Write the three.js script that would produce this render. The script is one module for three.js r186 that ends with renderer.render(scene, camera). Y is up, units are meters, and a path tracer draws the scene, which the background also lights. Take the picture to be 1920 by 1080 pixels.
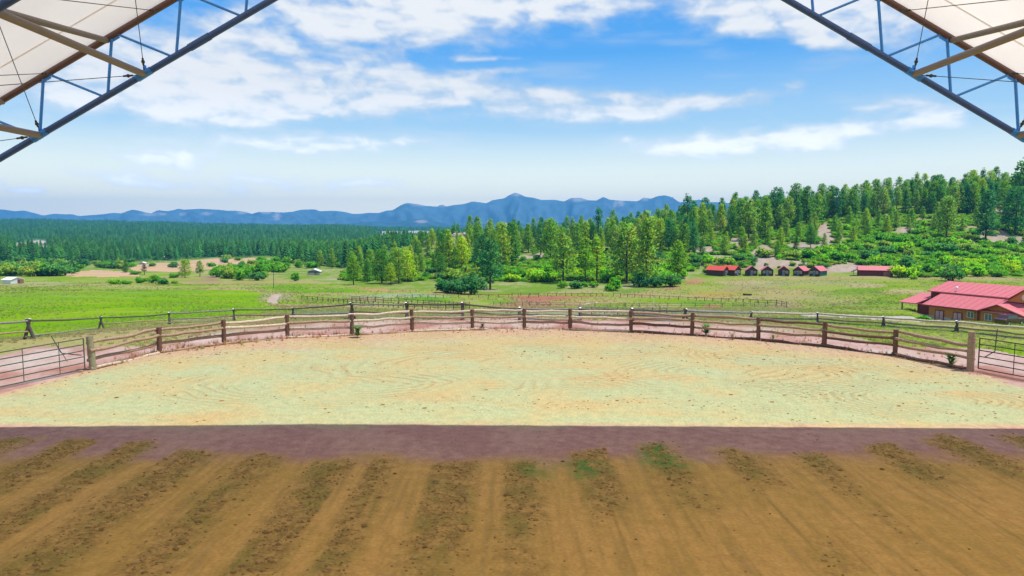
import * as THREE from 'three';
import { mergeGeometries } from 'three/addons/utils/BufferGeometryUtils.js';

// ---------------------------------------------------------------- camera, sky, sun, exposure
const F = 1280, PITCH = Math.atan(110 / F), EYE = 6.4;
const scene = new THREE.Scene();
const camera = new THREE.PerspectiveCamera(2 * Math.atan(540 / F) * 180 / Math.PI, 1920 / 1080, 0.1, 30000);
camera.position.set(0, EYE, 0);
camera.rotation.x = -PITCH;
const renderer = new THREE.WebGLRenderer({ antialias: true });
renderer.toneMapping = THREE.LinearToneMapping;
renderer.toneMappingExposure = 1.25;
renderer.shadowMap.enabled = true;
const SUN = new THREE.Vector3(0.36, 1, 0.05).normalize();
const sun = new THREE.DirectionalLight(new THREE.Color(1, 0.955, 0.87), 4.2);
sun.name = 'sun';
sun.position.copy(SUN).multiplyScalar(400);
sun.castShadow = true;
sun.shadow.radius = 1;
sun.shadow.mapSize.set(4096, 4096);
Object.assign(sun.shadow.camera, { left: -350, right: 350, top: 350, bottom: -350, near: 1, far: 1500 });
scene.add(sun, sun.target);
scene.fog = new THREE.FogExp2(new THREE.Color(0.10, 0.49, 1.0), 1.25e-4);

// ---------------------------------------------------------------- random numbers and noise
let seedState = 12345;
function seed(s) { seedState = s >>> 0; }
function rnd() { seedState = (seedState + 0x6d2b79f5) | 0; let t = Math.imul(seedState ^ (seedState >>> 15), 1 | seedState); t = (t + Math.imul(t ^ (t >>> 7), 61 | t)) ^ t; return ((t ^ (t >>> 14)) >>> 0) / 4294967296; }
const rr = (a, b) => a + (b - a) * rnd();
const PERM = new Uint8Array(512);
{ seed(77); const p = [...Array(256).keys()]; for (let i = 255; i > 0; i--) { const j = Math.floor(rnd() * (i + 1)); [p[i], p[j]] = [p[j], p[i]]; } for (let i = 0; i < 512; i++) PERM[i] = p[i & 255]; }
const GX = [], GY = []; for (let i = 0; i < 16; i++) { GX.push(Math.cos(i * Math.PI / 8)); GY.push(Math.sin(i * Math.PI / 8)); }
function noise(x, y) {
  const ix = Math.floor(x), iy = Math.floor(y), fx = x - ix, fy = y - iy, X = ix & 255, Y = iy & 255;
  const u = fx * fx * fx * (fx * (fx * 6 - 15) + 10), v = fy * fy * fy * (fy * (fy * 6 - 15) + 10);
  const g = (a, b, dx, dy) => { const h = PERM[PERM[a & 255] + (b & 255)] & 15; return GX[h] * dx + GY[h] * dy; };
  const a = g(X, Y, fx, fy), b = g(X + 1, Y, fx - 1, fy), c = g(X, Y + 1, fx, fy - 1), d = g(X + 1, Y + 1, fx - 1, fy - 1);
  return (a + (b - a) * u + (c + (d - c) * u - a - (b - a) * u) * v) * 1.5;
}
function fbm(x, y, o = 4) { let s = 0, a = 0.5; for (let i = 0; i < o; i++) { s += a * noise(x, y); x = x * 2.03 + 17.3; y = y * 2.03 - 9.1; a *= 0.5; } return s; }
const clamp = (x, a = 0, b = 1) => Math.min(b, Math.max(a, x)), lerp = (a, b, t) => a + (b - a) * t;
const sstep = (a, b, x) => { const t = clamp((x - a) / (b - a)); return t * t * (3 - 2 * t); };
const mix3 = (a, b, t) => [lerp(a[0], b[0], t), lerp(a[1], b[1], t), lerp(a[2], b[2], t)];

// ---------------------------------------------------------------- sky: clear air and clouds, computed for every direction
{
  const W = 4096, H = 2048, data = new Float32Array(W * H * 4), R = 180 / Math.PI;
  // clouds: azimuth and height of the middle, half sizes (all from the photograph's scale), density
  const list = [[720, 25, 150, 62, 1.2], [880, 15, 160, 60, 1.2], [1050, 5, 130, 42, 1], [650, 70, 90, 26, 0.9], [1130, 20, 70, 34, .8], [800, 70, 90, 24, .8],
    [1330, 15, 90, 34, .9], [1450, 40, 120, 38, .9], [1540, 85, 80, 28, 1], [1600, 30, 110, 56, .75], [1690, 60, 80, 44, .6], [1500, 0, 150, 40, .7],
    [380, 150, 160, 74, 1.1], [300, 165, 120, 56, 1], [430, 175, 100, 62, 1], [190, 140, 80, 56, .7], [370, 228, 110, 14, .7], [90, 170, 90, 60, .5],
    [560, 170, 110, 36, .9], [700, 140, 130, 18, .9], [830, 165, 120, 18, .9], [720, 195, 130, 24, .9], [800, 187, 80, 22, 1.1], [650, 217, 110, 15, .8], [500, 205, 90, 26, .8],
    [1050, 196, 130, 20, .75], [1180, 203, 160, 18, .75], [1300, 208, 110, 16, .6], [1120, 226, 90, 10, .6], [1370, 190, 60, 14, .4], [960, 180, 80, 12, .6], [1010, 215, 90, 14, .5],
    [1300, 286, 80, 17, 1.3], [1400, 276, 110, 22, 1.3], [1500, 262, 80, 20, 1.2], [1575, 247, 60, 13, .8], [1180, 272, 60, 16, .45],
    [1670, 205, 55, 15, .85], [1690, 236, 70, 15, .8], [1745, 225, 50, 18, .6], [1480, 168, 30, 10, .6], [1600, 208, 40, 6, .5],
    [320, 298, 105, 21, 1.3], [550, 277, 110, 17, 1.1], [680, 270, 70, 13, 1], [790, 268, 46, 9, .95], [200, 330, 90, 10, .6], [270, 346, 90, 8, .6], [65, 358, 36, 5, .8], [10, 343, 24, 6, .7],
    [470, 70, 90, 40, .6], [560, 20, 70, 30, .55], [600, 105, 120, 14, .5], [910, 119, 50, 5, .8], [930, 142, 70, 5, .6], [500, 345, 160, 18, .5], [700, 350, 200, 16, .4], [60, 255, 60, 12, .4]];
  const clouds = list.map(([px, py, sx, sy, k]) => { const a = Math.atan((px - 960) / F), e = Math.atan((430 - py) / F * Math.cos(a)); return [a * R, e * R, sx / F * R * Math.cos(a) ** 2, sy / F * R, k]; });
  // the same kinds of cloud all round, outside the frame
  seed(4242);
  for (let i = 0; i < 250; i++) {
    const e = 3 + 55 * rnd() ** 1.5, a = rr(-180, 180), s = 0.35 + e / 30;
    if (Math.abs(a) < 40 && e < 20) continue;
    clouds.push([a, e, rr(3.5, 8) * s * 1.1, rr(1.0, 2.4) * s, rr(0.5, 1.2)]);
  }
  for (let row = 0; row < H; row++) {
    const el = ((row + 0.5) / H - 0.5) * 180;
    if (el < -1) { for (let col = 0; col < W; col++) { const o = (row * W + col) * 4; data[o] = 0.34; data[o + 1] = 0.36; data[o + 2] = 0.33; data[o + 3] = 1; } continue; }
    const e = Math.max(el, 0);
    const stops = [[0, 1.5, 1.33, .92], [2.2, 1.42, 1.3, .92], [4.5, 1.05, 1.1, .9], [8, .42, .65, .83], [14, .1, .36, .775], [25, .03, .22, .68], [50, .018, .14, .52], [90, .013, .11, .42]];
    let i = 0; while (i < stops.length - 2 && e > stops[i + 1][0]) i++;
    const t = clamp((e - stops[i][0]) / (stops[i + 1][0] - stops[i][0]));
    const air = [1, 2, 3].map((c) => lerp(stops[i][c], stops[i + 1][c], t));
    const near = clouds.filter((c) => Math.abs(c[1] - el) < c[3] * 2.4 + 2);
    for (let col = 0; col < W; col++) {
      const round = ((col + 0.5) / W - 0.5) * 360;            // 0 = +x, -90 = -z
      let az = round + 90; if (az > 180) az -= 360;           // 0 straight ahead
      const o = (row * W + col) * 4;
      if (!near.length && el > 62) { for (let c = 0; c < 3; c++) data[o + c] = air[c]; data[o + 3] = 1; continue; }
      const wx = fbm(az * 0.22, el * 0.5, 4) * 2.6, wy = fbm(az * 0.22 + 50, el * 0.5 + 9, 4) * 1.2;
      let m = 0;
      for (const c of near) {
        let dx = az + wx - c[0]; if (dx > 180) dx -= 360; if (dx < -180) dx += 360;
        if (Math.abs(dx) > c[2] * 2.3) continue;
        const dy = el + wy * Math.min(1, c[3]) - c[1], q = (dx / c[2]) ** 2 + (dy / c[3]) ** 2 * (dy < 0 ? 1.5 : 1);
        if (q < 5) m += c[4] * Math.exp(-q * 1.1);
      }
      let dense = 0, body = 0;
      if (m > 0.02) {
        const n = fbm(az * 0.36 + 3 + wx * .35, el * 0.95, 6), n2 = fbm(az * 2.0 + 31, el * 5 + 7, 4);
        const mm = 1.2 * (1 - Math.exp(-m * 1.45));
        body = mm * (0.9 + n * 0.5) + n * 0.3 + n2 * 0.11;
        dense = sstep(0.06, 1.05, body) * 0.97;
      }
      const streak = sstep(0.05, 0.6, fbm(az * 0.11 + 20, el * 0.7 + 3, 5) + 0.05) * 0.22 * sstep(2, 6, el);
      const a = clamp(dense + streak * (1 - dense));
      const w = lerp(0.86, 1.0, sstep(0.4, 1.2, body));
      const base = mix3([0.7 * w, 0.75 * w, 0.79 * w], [0.8, 0.805, 0.8], sstep(0.5, 1.2, body)), hz = 1 + 0.75 * (1 - sstep(1, 12, e));
      for (let c = 0; c < 3; c++) data[o + c] = lerp(air[c], base[c] * hz, a);
      data[o + 3] = 1;
    }
  }
  const t = new THREE.DataTexture(data, W, H, THREE.RGBAFormat, THREE.FloatType);
  t.mapping = THREE.EquirectangularReflectionMapping; t.magFilter = THREE.LinearFilter; t.needsUpdate = true;
  scene.background = t; scene.environment = t;
}

// ---------------------------------------------------------------- from a place in the picture and a distance to a point of the world, and back
function ray(px, py) {
  const x = (px - 960) / F, y = (540 - py) / F, c = Math.cos(PITCH), s = Math.sin(PITCH);
  const Y = y * c - s, Z = -y * s - c;
  return [x / -Z, Y / -Z];                                     // per metre of distance along -z
}
function at(px, py, d) { const [a, b] = ray(px, py); return new THREE.Vector3(a * d, EYE + b * d, -d); }
const SC = Math.cos(PITCH);

// ---------------------------------------------------------------- names, labels and small builders
const used = {};
function numbered(n) { const k = used[n] = (used[n] ?? -1) + 1; return k ? n + '_' + String(k).padStart(3, '0') : n; }
function tag(o, label, category, group) { o.userData.label = label; if (category) o.userData.category = category; if (group) o.userData.group = group; return o; }
function thing(name, pos, label, category, group) { const o = new THREE.Group(); o.name = numbered(name); o.position.copy(pos); scene.add(o); return tag(o, label, category, group); }
function mesh(name, geo, mat, parent) { const m = new THREE.Mesh(geo, mat); m.name = parent ? name : numbered(name); m.castShadow = m.receiveShadow = true; (parent ?? scene).add(m); return m; }
function struct(name, geo, mat, label, category) { const m = mesh(name, geo, mat); m.userData.kind = 'structure'; return tag(m, label, category); }
const V = (x, y, z) => new THREE.Vector3(x, y, z);
const lin = (r, g, b) => new THREE.Color().setRGB(r, g, b);
const std = (r, g, b, rough = 0.9, extra = {}) => new THREE.MeshPhysicalMaterial({ color: lin(r, g, b), roughness: rough, specularIntensity: rough > .8 ? .25 : 1, ...extra });
const matte = (o) => new THREE.MeshPhysicalMaterial({ roughness: 1, specularIntensity: .06, ...o });

function bar(a, b, r0, r1 = r0, sides = 7, caps = false) {      // a straight round bar between two points
  const d = b.clone().sub(a), L = d.length(), g = new THREE.CylinderGeometry(r1, r0, L, sides, 1, !caps);
  g.applyQuaternion(new THREE.Quaternion().setFromUnitVectors(V(0, 1, 0), d.normalize()));
  return g.translate((a.x + b.x) / 2, (a.y + b.y) / 2, (a.z + b.z) / 2);
}
function pole(a, b, r0, r1, sag = 0, wob = 0.04, sides = 7) {   // a crooked wooden rail
  const pts = [], n = 5, g0 = b.clone().sub(a), side = V(-g0.z, 0, g0.x).normalize();
  for (let i = 0; i <= n; i++) { const t = i / n, e = i === 0 || i === n ? 0 : 1; pts.push(a.clone().lerp(b, t).add(V(0, -sag * 4 * t * (1 - t) + e * rr(-wob, wob), 0)).addScaledVector(side, e * rr(-wob, wob) * 0.6)); }
  const g = new THREE.TubeGeometry(new THREE.CatmullRomCurve3(pts), 10, 1, sides, false), p = g.attributes.position, c = g.parameters.path;
  for (let i = 0; i <= 10; i++) { const q = c.getPointAt(i / 10), r = lerp(r0, r1, i / 10) * rr(0.9, 1.1); for (let j = 0; j <= sides; j++) { const k = i * (sides + 1) + j; p.setXYZ(k, q.x + (p.getX(k) - q.x) * r, q.y + (p.getY(k) - q.y) * r, q.z + (p.getZ(k) - q.z) * r); } }
  const caps = [[a, r0, -1], [b, r1, 1]].map(([q, r, s]) => { const cg = new THREE.CircleGeometry(r, sides); const dir = g0.clone().normalize().multiplyScalar(s); cg.applyQuaternion(new THREE.Quaternion().setFromUnitVectors(V(0, 0, 1), dir)); return cg.translate(q.x, q.y, q.z); });
  return mergeGeometries([g, ...caps]);
}
function box(w, h, d, x = 0, y = 0, z = 0) { return new THREE.BoxGeometry(w, h, d).translate(x, y, z); }
function quads(list) {                                          // list of 3- or 4-cornered faces, flat shaded
  const p = [], uv = [];
  for (const f of list) for (const k of f.length === 4 ? [0, 1, 2, 0, 2, 3] : [0, 1, 2]) { p.push(f[k].x, f[k].y, f[k].z); uv.push((f[k].x + f[k].z) * .5, f[k].y * .5); }
  const g = new THREE.BufferGeometry(); g.setAttribute('position', new THREE.Float32BufferAttribute(p, 3)); g.setAttribute('uv', new THREE.Float32BufferAttribute(uv, 2)); g.computeVertexNormals(); return g;
}
function slab(c, t) {                                           // a plate with four top corners and a thickness downwards
  const b = c.map((q) => q.clone().add(V(0, -t, 0)));
  return quads([[c[0], c[1], c[2], c[3]], [b[3], b[2], b[1], b[0]], ...[0, 1, 2, 3].map((i) => [c[(i + 1) % 4], c[i], b[i], b[(i + 1) % 4]])]);
}
function grain(size, f, seedX, lo, hi, aniso = 1, speck = 0) {  // tileable grain, one channel round 1
  const data = new Uint8Array(size * size * 4);
  for (let y = 0; y < size; y++) for (let x = 0; x < size; x++) {
    const u = x / size, v = y / size, bl = (fn) => { const a = fn(u, v), b = fn(u - 1, v), c = fn(u, v - 1), d = fn(u - 1, v - 1); return lerp(lerp(a, b, u), lerp(c, d, u), v); };
    let n = bl((p, q) => fbm(p * f * aniso + seedX, q * f + seedX, 5)) * 1.3 + 0.5;
    if (speck) { const s = bl((p, q) => noise(p * f * 7 + 5, q * f * 7)); n -= speck * sstep(0.45, 0.7, s); }
    const k = clamp(lerp(lo, hi, clamp(n))) * 255, o = (y * size + x) * 4;
    data[o] = data[o + 1] = data[o + 2] = k; data[o + 3] = 255;
  }
  const t = new THREE.DataTexture(data, size, size, THREE.RGBAFormat); t.wrapS = t.wrapT = THREE.RepeatWrapping; t.magFilter = THREE.LinearFilter; t.needsUpdate = true; return t;
}
const grassGrain = grain(512, 24, 3, 0.7, 1.0, 1), woodGrain = grain(256, 6, 9, 0.5, 1, 6), roofGrain = grain(256, 5, 19, 0.86, 1, 1);

// ---------------------------------------------------------------- terrain
// height profiles: for a direction, distances with the height in the picture at which the ground is seen there
const PROFILES = [
  [-700, [[37, 0], [65, 637], [85, 612], [120, 583], [170, 555], [230, 538], [300, 526], [360, 515], [450, 500], [600, 487], [900, 465], [1500, 444], [2500, 424], [3000, 418], [4200, 425]]],
  [0, [[37, 0], [65, 637], [85, 612], [120, 583], [170, 555], [230, 538], [300, 526], [360, 515], [450, 501], [600, 489], [900, 467], [1500, 446], [2500, 425], [3000, 418.5], [4200, 425]]],
  [250, [[40, 0], [67, 612], [85, 604], [120, 581], [170, 557], [230, 540], [300, 527], [400, 512], [500, 504], [620, 497], [900, 476], [1500, 450], [2500, 428], [3000, 422], [4200, 425]]],
  [480, [[43, 0], [70, 600], [90, 592], [130, 577], [180, 561], [240, 543], [300, 531], [400, 510], [520, 495], [640, 484], [900, 474], [1500, 453], [2500, 433], [3000, 429], [4200, 428]]],
  [640, [[46, 0], [70, 599], [100, 588], [140, 575], [190, 562], [240, 547], [290, 534], [350, 521], [430, 507], [600, 490], [900, 473], [1500, 450], [2500, 433], [3200, 430], [4200, 430]]],
  [780, [[47, 0], [72, 598], [105, 587], [145, 578], [190, 566], [240, 549], [290, 536], [340, 520], [420, 492], [520, 460], [600, 466], [900, 474], [1500, 452], [2500, 438], [3400, 433], [4200, 433]]],
  [860, [[48, 0], [74, 598], [110, 587], [150, 580], [190, 570], [235, 553], [280, 538], [340, 514], [430, 478], [560, 443], [620, 446], [900, 470], [1500, 455], [2500, 440], [3500, 434], [4200, 434]]],
  [960, [[48, 0], [75, 598], [110, 587], [150, 580], [190, 571], [225, 556], [260, 546], [310, 526], [380, 500], [460, 474], [600, 450], [700, 446], [1000, 465], [2000, 445], [3500, 436], [4200, 436]]],
  [1130, [[47, 0], [75, 599], [110, 588], [150, 581], [190, 572], [225, 556], [250, 546], [290, 530], [340, 508], [420, 474], [520, 450], [620, 436], [800, 452], [2000, 445], [4200, 436]]],
  [1300, [[45, 0], [70, 601], [110, 589], [150, 580], [190, 572], [230, 553], [270, 534], [305, 517], [330, 502], [380, 470], [450, 445], [560, 418], [610, 416], [760, 440], [2000, 445], [4200, 436]]],
  [1450, [[42, 0], [66, 604], [90, 592], [130, 580], [190, 570], [230, 550], [275, 529], [307, 516], [330, 503], [370, 472], [430, 440], [500, 413], [560, 399], [620, 400], [800, 440], [4200, 436]]],
  [1600, [[39, 0], [61, 610], [85, 597], [120, 585], [170, 566], [230, 542], [300, 516.5], [340, 500], [380, 470], [440, 430], [520, 392], [570, 383], [640, 390], [900, 440], [4200, 436]]],
  [1700, [[37, 0], [58, 616], [80, 604], [110, 592], [135, 580], [180, 560], [230, 540], [300, 516], [340, 498], [380, 465], [440, 425], [510, 386], [560, 373], [640, 382], [900, 440], [4200, 436]]],
  [1760, [[35, 0], [56, 620], [80, 610], [110, 603], [128, 599.5], [140, 590], [180, 563], [230, 541], [290, 516], [335, 498], [380, 460], [440, 418], [505, 380], [550, 368], [640, 378], [900, 440], [4200, 436]]],
  [1920, [[33, 0], [52, 634], [80, 618], [110, 608], [128, 603], [150, 580], [200, 552], [280, 521], [330, 502], [380, 460], [450, 412], [520, 370], [570, 353], [640, 362], [900, 430], [4200, 436]]],
  [2600, [[31, 0], [50, 640], [80, 620], [128, 606], [200, 552], [280, 521], [330, 502], [380, 460], [450, 400], [540, 330], [640, 330], [900, 420], [4200, 436]]],
].map(([u, pts]) => [u, pts.map(([d, py]) => [Math.log(d), py === 0 ? 0 : EYE + ray(960, py)[1] * d])]);
function profile(p, ld) {
  if (ld <= p[0][0]) return p[0][1];
  for (let i = 0; i < p.length - 1; i++) if (ld < p[i + 1][0]) {
    const t = (ld - p[i][0]) / (p[i + 1][0] - p[i][0]), h = p[i + 1][0] - p[i][0];
    const s1 = (p[i + 1][1] - p[i][1]) / h, s0 = i ? (p[i][1] - p[i - 1][1]) / (p[i][0] - p[i - 1][0]) : 0, s2 = i < p.length - 2 ? (p[i + 2][1] - p[i + 1][1]) / (p[i + 2][0] - p[i + 1][0]) : 0;
    const lim = (a, b) => (a * b <= 0 ? 0 : 2 * a * b / (a + b)), m0 = lim(s0, s1), m1 = lim(s1, s2), t2 = t * t, t3 = t2 * t;
    return (2 * t3 - 3 * t2 + 1) * p[i][1] + (t3 - 2 * t2 + t) * h * m0 + (-2 * t3 + 3 * t2) * p[i + 1][1] + (t3 - t2) * h * m1;
  }
  return p[p.length - 1][1];
}
// the fence line that closes the arena: posts as seen, on the level sand
const flat = (px, py) => { const [a, b] = ray(px, py), d = -EYE / b; return V(a * d, 0, -d); };
const POSTS = [[175, 693], [299, 662], [420, 646], [539, 634], [660, 629], [773, 622], [886, 619], [983, 618], [1069, 619], [1183, 623], [1297, 629], [1422, 638], [1545, 650], [1678, 667], [1819, 696]].map(([x, y]) => flat(x, y));
function arenaEdge(x) {                                          // distance of the fence ahead, for each x
  if (x <= POSTS[0].x) return -POSTS[0].z - (POSTS[0].x - x) * 6; const L = POSTS[POSTS.length - 1]; if (x >= L.x) return -L.z - (x - L.x) * 6;
  for (let i = 0; i < POSTS.length - 1; i++) if (x < POSTS[i + 1].x) return -lerp(POSTS[i].z, POSTS[i + 1].z, (x - POSTS[i].x) / (POSTS[i + 1].x - POSTS[i].x));
  return 0;
}
function height(x, z) {
  const d = -z, r = Math.hypot(x, z);
  let y = 0;
  if (d > 20 && Math.abs(x) < d * 1.6) {
    const u = clamp(960 + (x / d) * F * SC, -699, 2599), ld = Math.log(d);
    let i = 0; while (i < PROFILES.length - 2 && u > PROFILES[i + 1][0]) i++;
    const t = clamp((u - PROFILES[i][0]) / (PROFILES[i + 1][0] - PROFILES[i][0])), s = lerp(t, t * t * (3 - 2 * t), 0.5);
    y = lerp(profile(PROFILES[i][1], ld), profile(PROFILES[i + 1][1], ld), s);
    y += fbm(x * 0.03, z * 0.03, 4) * Math.min(3, Math.max(0, (d - 60)) * 0.004) + fbm(x * 0.004 + 7, z * 0.004, 4) * clamp((d - 500) / 1500) * 13;
  }
  const side = Math.abs(x) / Math.max(d, 1e-3);
  const wide = d > 0 ? sstep(1.25, 1.6, side) : 1, far = -9 * sstep(40, 200, r);
  y = lerp(y, far, wide * sstep(20, 45, r));
  if (Math.abs(x) < 20.2 && d < arenaEdge(x) - 0.25 && d > -40) y = -0.3;
  return y;
}
function hit(px, py) {                                           // where a line of sight meets the ground
  const [a, b] = ray(px, py);
  let prev = 22;
  for (let d = 22; d < 12000; d *= 1.012) {
    if (EYE + b * d < height(a * d, -d)) {
      let lo = prev, hi = d;
      for (let k = 0; k < 18; k++) { const m = (lo + hi) / 2; if (EYE + b * m < height(a * m, -m)) hi = m; else lo = m; }
      return V(a * hi, height(a * hi, -hi), -hi);
    }
    prev = d;
  }
  return null;
}
const poly = (pts) => pts.map(([x, y]) => { const h = hit(x, y); return [h.x, h.z]; });
function inside(P, x, z) { let c = false; for (let i = 0, j = P.length - 1; i < P.length; j = i++) if ((P[i][1] > z) !== (P[j][1] > z) && x < (P[j][0] - P[i][0]) * (z - P[i][1]) / (P[j][1] - P[i][1]) + P[i][0]) c = !c; return c; }
const PASTURE = poly([[-250, 690], [-250, 553], [100, 549], [400, 543], [470, 545], [492, 552], [478, 561], [496, 571], [543, 581], [470, 589], [300, 603], [160, 620], [60, 640]]);
const TAN = poly([[240, 499], [300, 493], [380, 487], [480, 484], [512, 485], [505, 494], [420, 503], [330, 510], [250, 508]]);
const TAN2 = poly([[122, 516], [130, 508], [190, 507], [262, 511], [262, 518], [190, 520]]);
const PATH = poly([[499, 566], [505, 557], [514, 552], [530, 552], [523, 558], [519, 563], [521, 569], [508, 569]]);
const DRIVE = poly([[1500, 590], [1560, 588], [1640, 593], [1735, 599], [1745, 603], [1735, 605], [1640, 600], [1560, 595], [1505, 594]]);
// patches of another ground: middle and half sizes as seen, colour, strength
const PATCHES = [
  [955, 549, 48, 6, [0.414, 0.180, 0.090], .9], [1010, 558, 60, 5, [0.378, 0.144, 0.099], .9], [1085, 556, 50, 3, [0.360, 0.180, 0.090], .6], [990, 573, 75, 7, [0.360, 0.171, 0.117], .75], [1300, 527, 26, 7, [0.396, 0.216, 0.117], .85], [1262, 540, 20, 5, [0.360, 0.207, 0.117], .7],
  [590, 513, 26, 6, [0.378, 0.216, 0.153], .8], [545, 517, 30, 5, [0.360, 0.234, 0.153], .6], [700, 541, 60, 4, [0.378, 0.234, 0.090], .7], [770, 553, 70, 4, [0.288, 0.360, 0.216], .8], [690, 556, 60, 4, [0.306, 0.369, 0.216], .7], [690, 562, 36, 4, [0.360, 0.234, 0.135], .7],
  [1400, 542, 70, 5, [0.324, 0.270, 0.117], .8], [1340, 552, 45, 6, [0.378, 0.270, 0.072], .7], [1450, 532, 90, 6, [0.306, 0.297, 0.135], .7], [1560, 530, 70, 5, [0.324, 0.297, 0.144], .7], [1520, 560, 60, 6, [0.324, 0.297, 0.126], .6], [1335, 577, 22, 4, [0.360, 0.198, 0.108], .8], [1470, 576, 40, 6, [0.360, 0.270, 0.153], .7],
  [1600, 548, 60, 7, [0.117, 0.252, 0.013], .7], [1640, 568, 60, 8, [0.135, 0.270, 0.018], .7], [1550, 575, 60, 6, [0.144, 0.270, 0.018], .6], [1260, 562, 60, 4, [0.180, 0.306, 0.009], .9], [1180, 546, 40, 5, [0.108, 0.252, 0.018], .7], [930, 565, 36, 5, [0.153, 0.297, 0.009], .9], [800, 562, 50, 4, [0.117, 0.270, 0.009], .9], [620, 545, 60, 5, [0.135, 0.297, 0.009], .9], [530, 541, 60, 4, [0.135, 0.297, 0.009], .9], [1320, 566, 40, 4, [0.135, 0.270, 0.018], .8],
  [860, 549, 60, 4, [.42, .28, .12], .8], [1120, 566, 70, 4, [.4, .29, .13], .8], [1050, 571, 60, 4, [.42, .22, .14], .8], [1200, 553, 40, 4, [.38, .28, .13], .7], [1390, 530, 60, 4, [.4, .32, .17], .8], [1480, 548, 60, 5, [.4, .31, .15], .8], [1620, 536, 40, 4, [.4, .33, .17], .8], [1700, 545, 40, 3, [.44, .36, .2], .7], [1230, 574, 50, 4, [.36, .3, .14], .7], [740, 545, 50, 3, [.4, .28, .12], .8], [640, 551, 50, 3, [.36, .3, .12], .7], [450, 541, 60, 2, [.36, .3, .13], .7], [1570, 566, 50, 4, [.36, .33, .14], .7], [250, 536, 90, 3, [.33, .34, .11], .7], [520, 556, 30, 6, [.36, .34, .18], .7],
  [620, 590, 90, 7, [0.243, 0.306, 0.180], .7], [800, 596, 120, 6, [0.243, 0.297, 0.180], .7], [1050, 590, 160, 5, [0.243, 0.288, 0.180], .8], [1300, 590, 120, 6, [0.243, 0.288, 0.198], .8], [1450, 586, 60, 5, [0.270, 0.324, 0.216], .7], [380, 528, 50, 4, [0.324, 0.252, 0.108], .7], [395, 520, 22, 5, [0.306, 0.180, 0.135], .8], [480, 532, 60, 4, [0.297, 0.234, 0.090], .5], [70, 533, 80, 3, [0.324, 0.360, 0.162], .6],
];
const WPATCH = PATCHES.map(([px, py, sx, sy, col, k]) => { const c = hit(px, py), n = hit(px, py + sy) ?? c, f = hit(px, py - sy) ?? c; return { x: c.x, z: c.z, sx: sx * -c.z / F, sz: Math.max(2, Math.abs(n.z - f.z) / 2), a: c.x / -c.z, col, k }; });
// bare ground on the hill
const BARE = [[1432, 478, 22, 22], [1545, 442, 14, 22], [1350, 487, 36, 9], [1320, 470, 20, 8], [1470, 495, 60, 7], [1388, 452, 20, 7], [1860, 440, 30, 10], [1890, 452, 40, 8], [1700, 432, 18, 5], [1505, 462, 28, 8], [1265, 437, 16, 4], [985, 485, 14, 6], [1010, 480, 12, 5], [1590, 503, 40, 7], [1355, 421, 14, 5], [1880, 398, 16, 5]]
  .map(([px, py, sx, sy]) => { const c = hit(px, py), n = hit(px, py + sy) ?? c, f = hit(px, py - sy) ?? c; return { x: c.x, z: c.z, a: c.x / -c.z, sx: sx * -c.z / F, sz: Math.max(4, Math.abs(n.z - f.z) / 2) }; });
const bareAt = (x, z, grow = 1) => { let m = 0; for (const b of BARE) { const dz = (z - b.z) / (b.sz * grow), dx = (x - b.x - b.a * (b.z - z)) / (b.sx * grow), q = dx * dx + dz * dz; if (q < 4) m = Math.max(m, 1 - q / 1.6); } return m; };
const SCREE = [[30, 462, 16, 4], [48, 458, 20, 4], [72, 454, 22, 3], [840, 447, 1, 1], [725, 437, 50, 4], [790, 436, 40, 4], [55, 463, 26, 2]].map(([px, py, sx, sy]) => { const c = hit(px, py), n = hit(px, py + sy) ?? c, f = hit(px, py - sy) ?? c; return { x: c.x, z: c.z, a: c.x / -c.z, sx: sx * -c.z / F, sz: Math.max(10, Math.abs(n.z - f.z) / 2) }; });
const screeAt = (x, z) => { let m = 0; for (const b of SCREE) { const dz = (z - b.z) / b.sz, dx = (x - b.x - b.a * (b.z - z)) / b.sx, q = dx * dx + dz * dz; if (q < 2) m = Math.max(m, 1 - q); } return m; };

const EDGE = [[0, 430], [250, 410], [420, 360], [560, 345], [640, 285], [800, 262], [900, 246], [1130, 252], [1230, 262], [1310, 296], [1450, 316], [1600, 312], [1700, 292], [1920, 283]];
function lineE(x) { let i = 0; while (i < EDGE.length - 2 && x > EDGE[i + 1][0]) i++; return lerp(EDGE[i][1], EDGE[i + 1][1], clamp((x - EDGE[i][0]) / (EDGE[i + 1][0] - EDGE[i][0]))); }
function zone(x, z) {
  const d = -z, e = arenaEdge(x);
  if (Math.abs(x) < 30 && d < e + lerp(5.5, 9.5, sstep(4, 16, Math.abs(x))) + fbm(x * .3, z * .3, 3) * 2.5 || (d < 37 && Math.abs(x) < 26)) return 'dirt';
  if (d > 400 && d < 720 && x < -60 && x > -360 && inside(TAN, x, z)) return 'tan';
  if (d > 50 && d < 300) { if (inside(PASTURE, x, z)) return 'pasture'; if (inside(PATH, x, z)) return 'path'; if (inside(DRIVE, x, z)) return 'drive'; }
  if (d > 300 && d < 480 && inside(TAN2, x, z)) return 'tan';
  const u = x / Math.max(1, d) * F + 960;
  if (d > lineE(u) + fbm(x * .05, z * .05, 3) * 22) return 'hill';
  return 'meadow';
}
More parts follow.
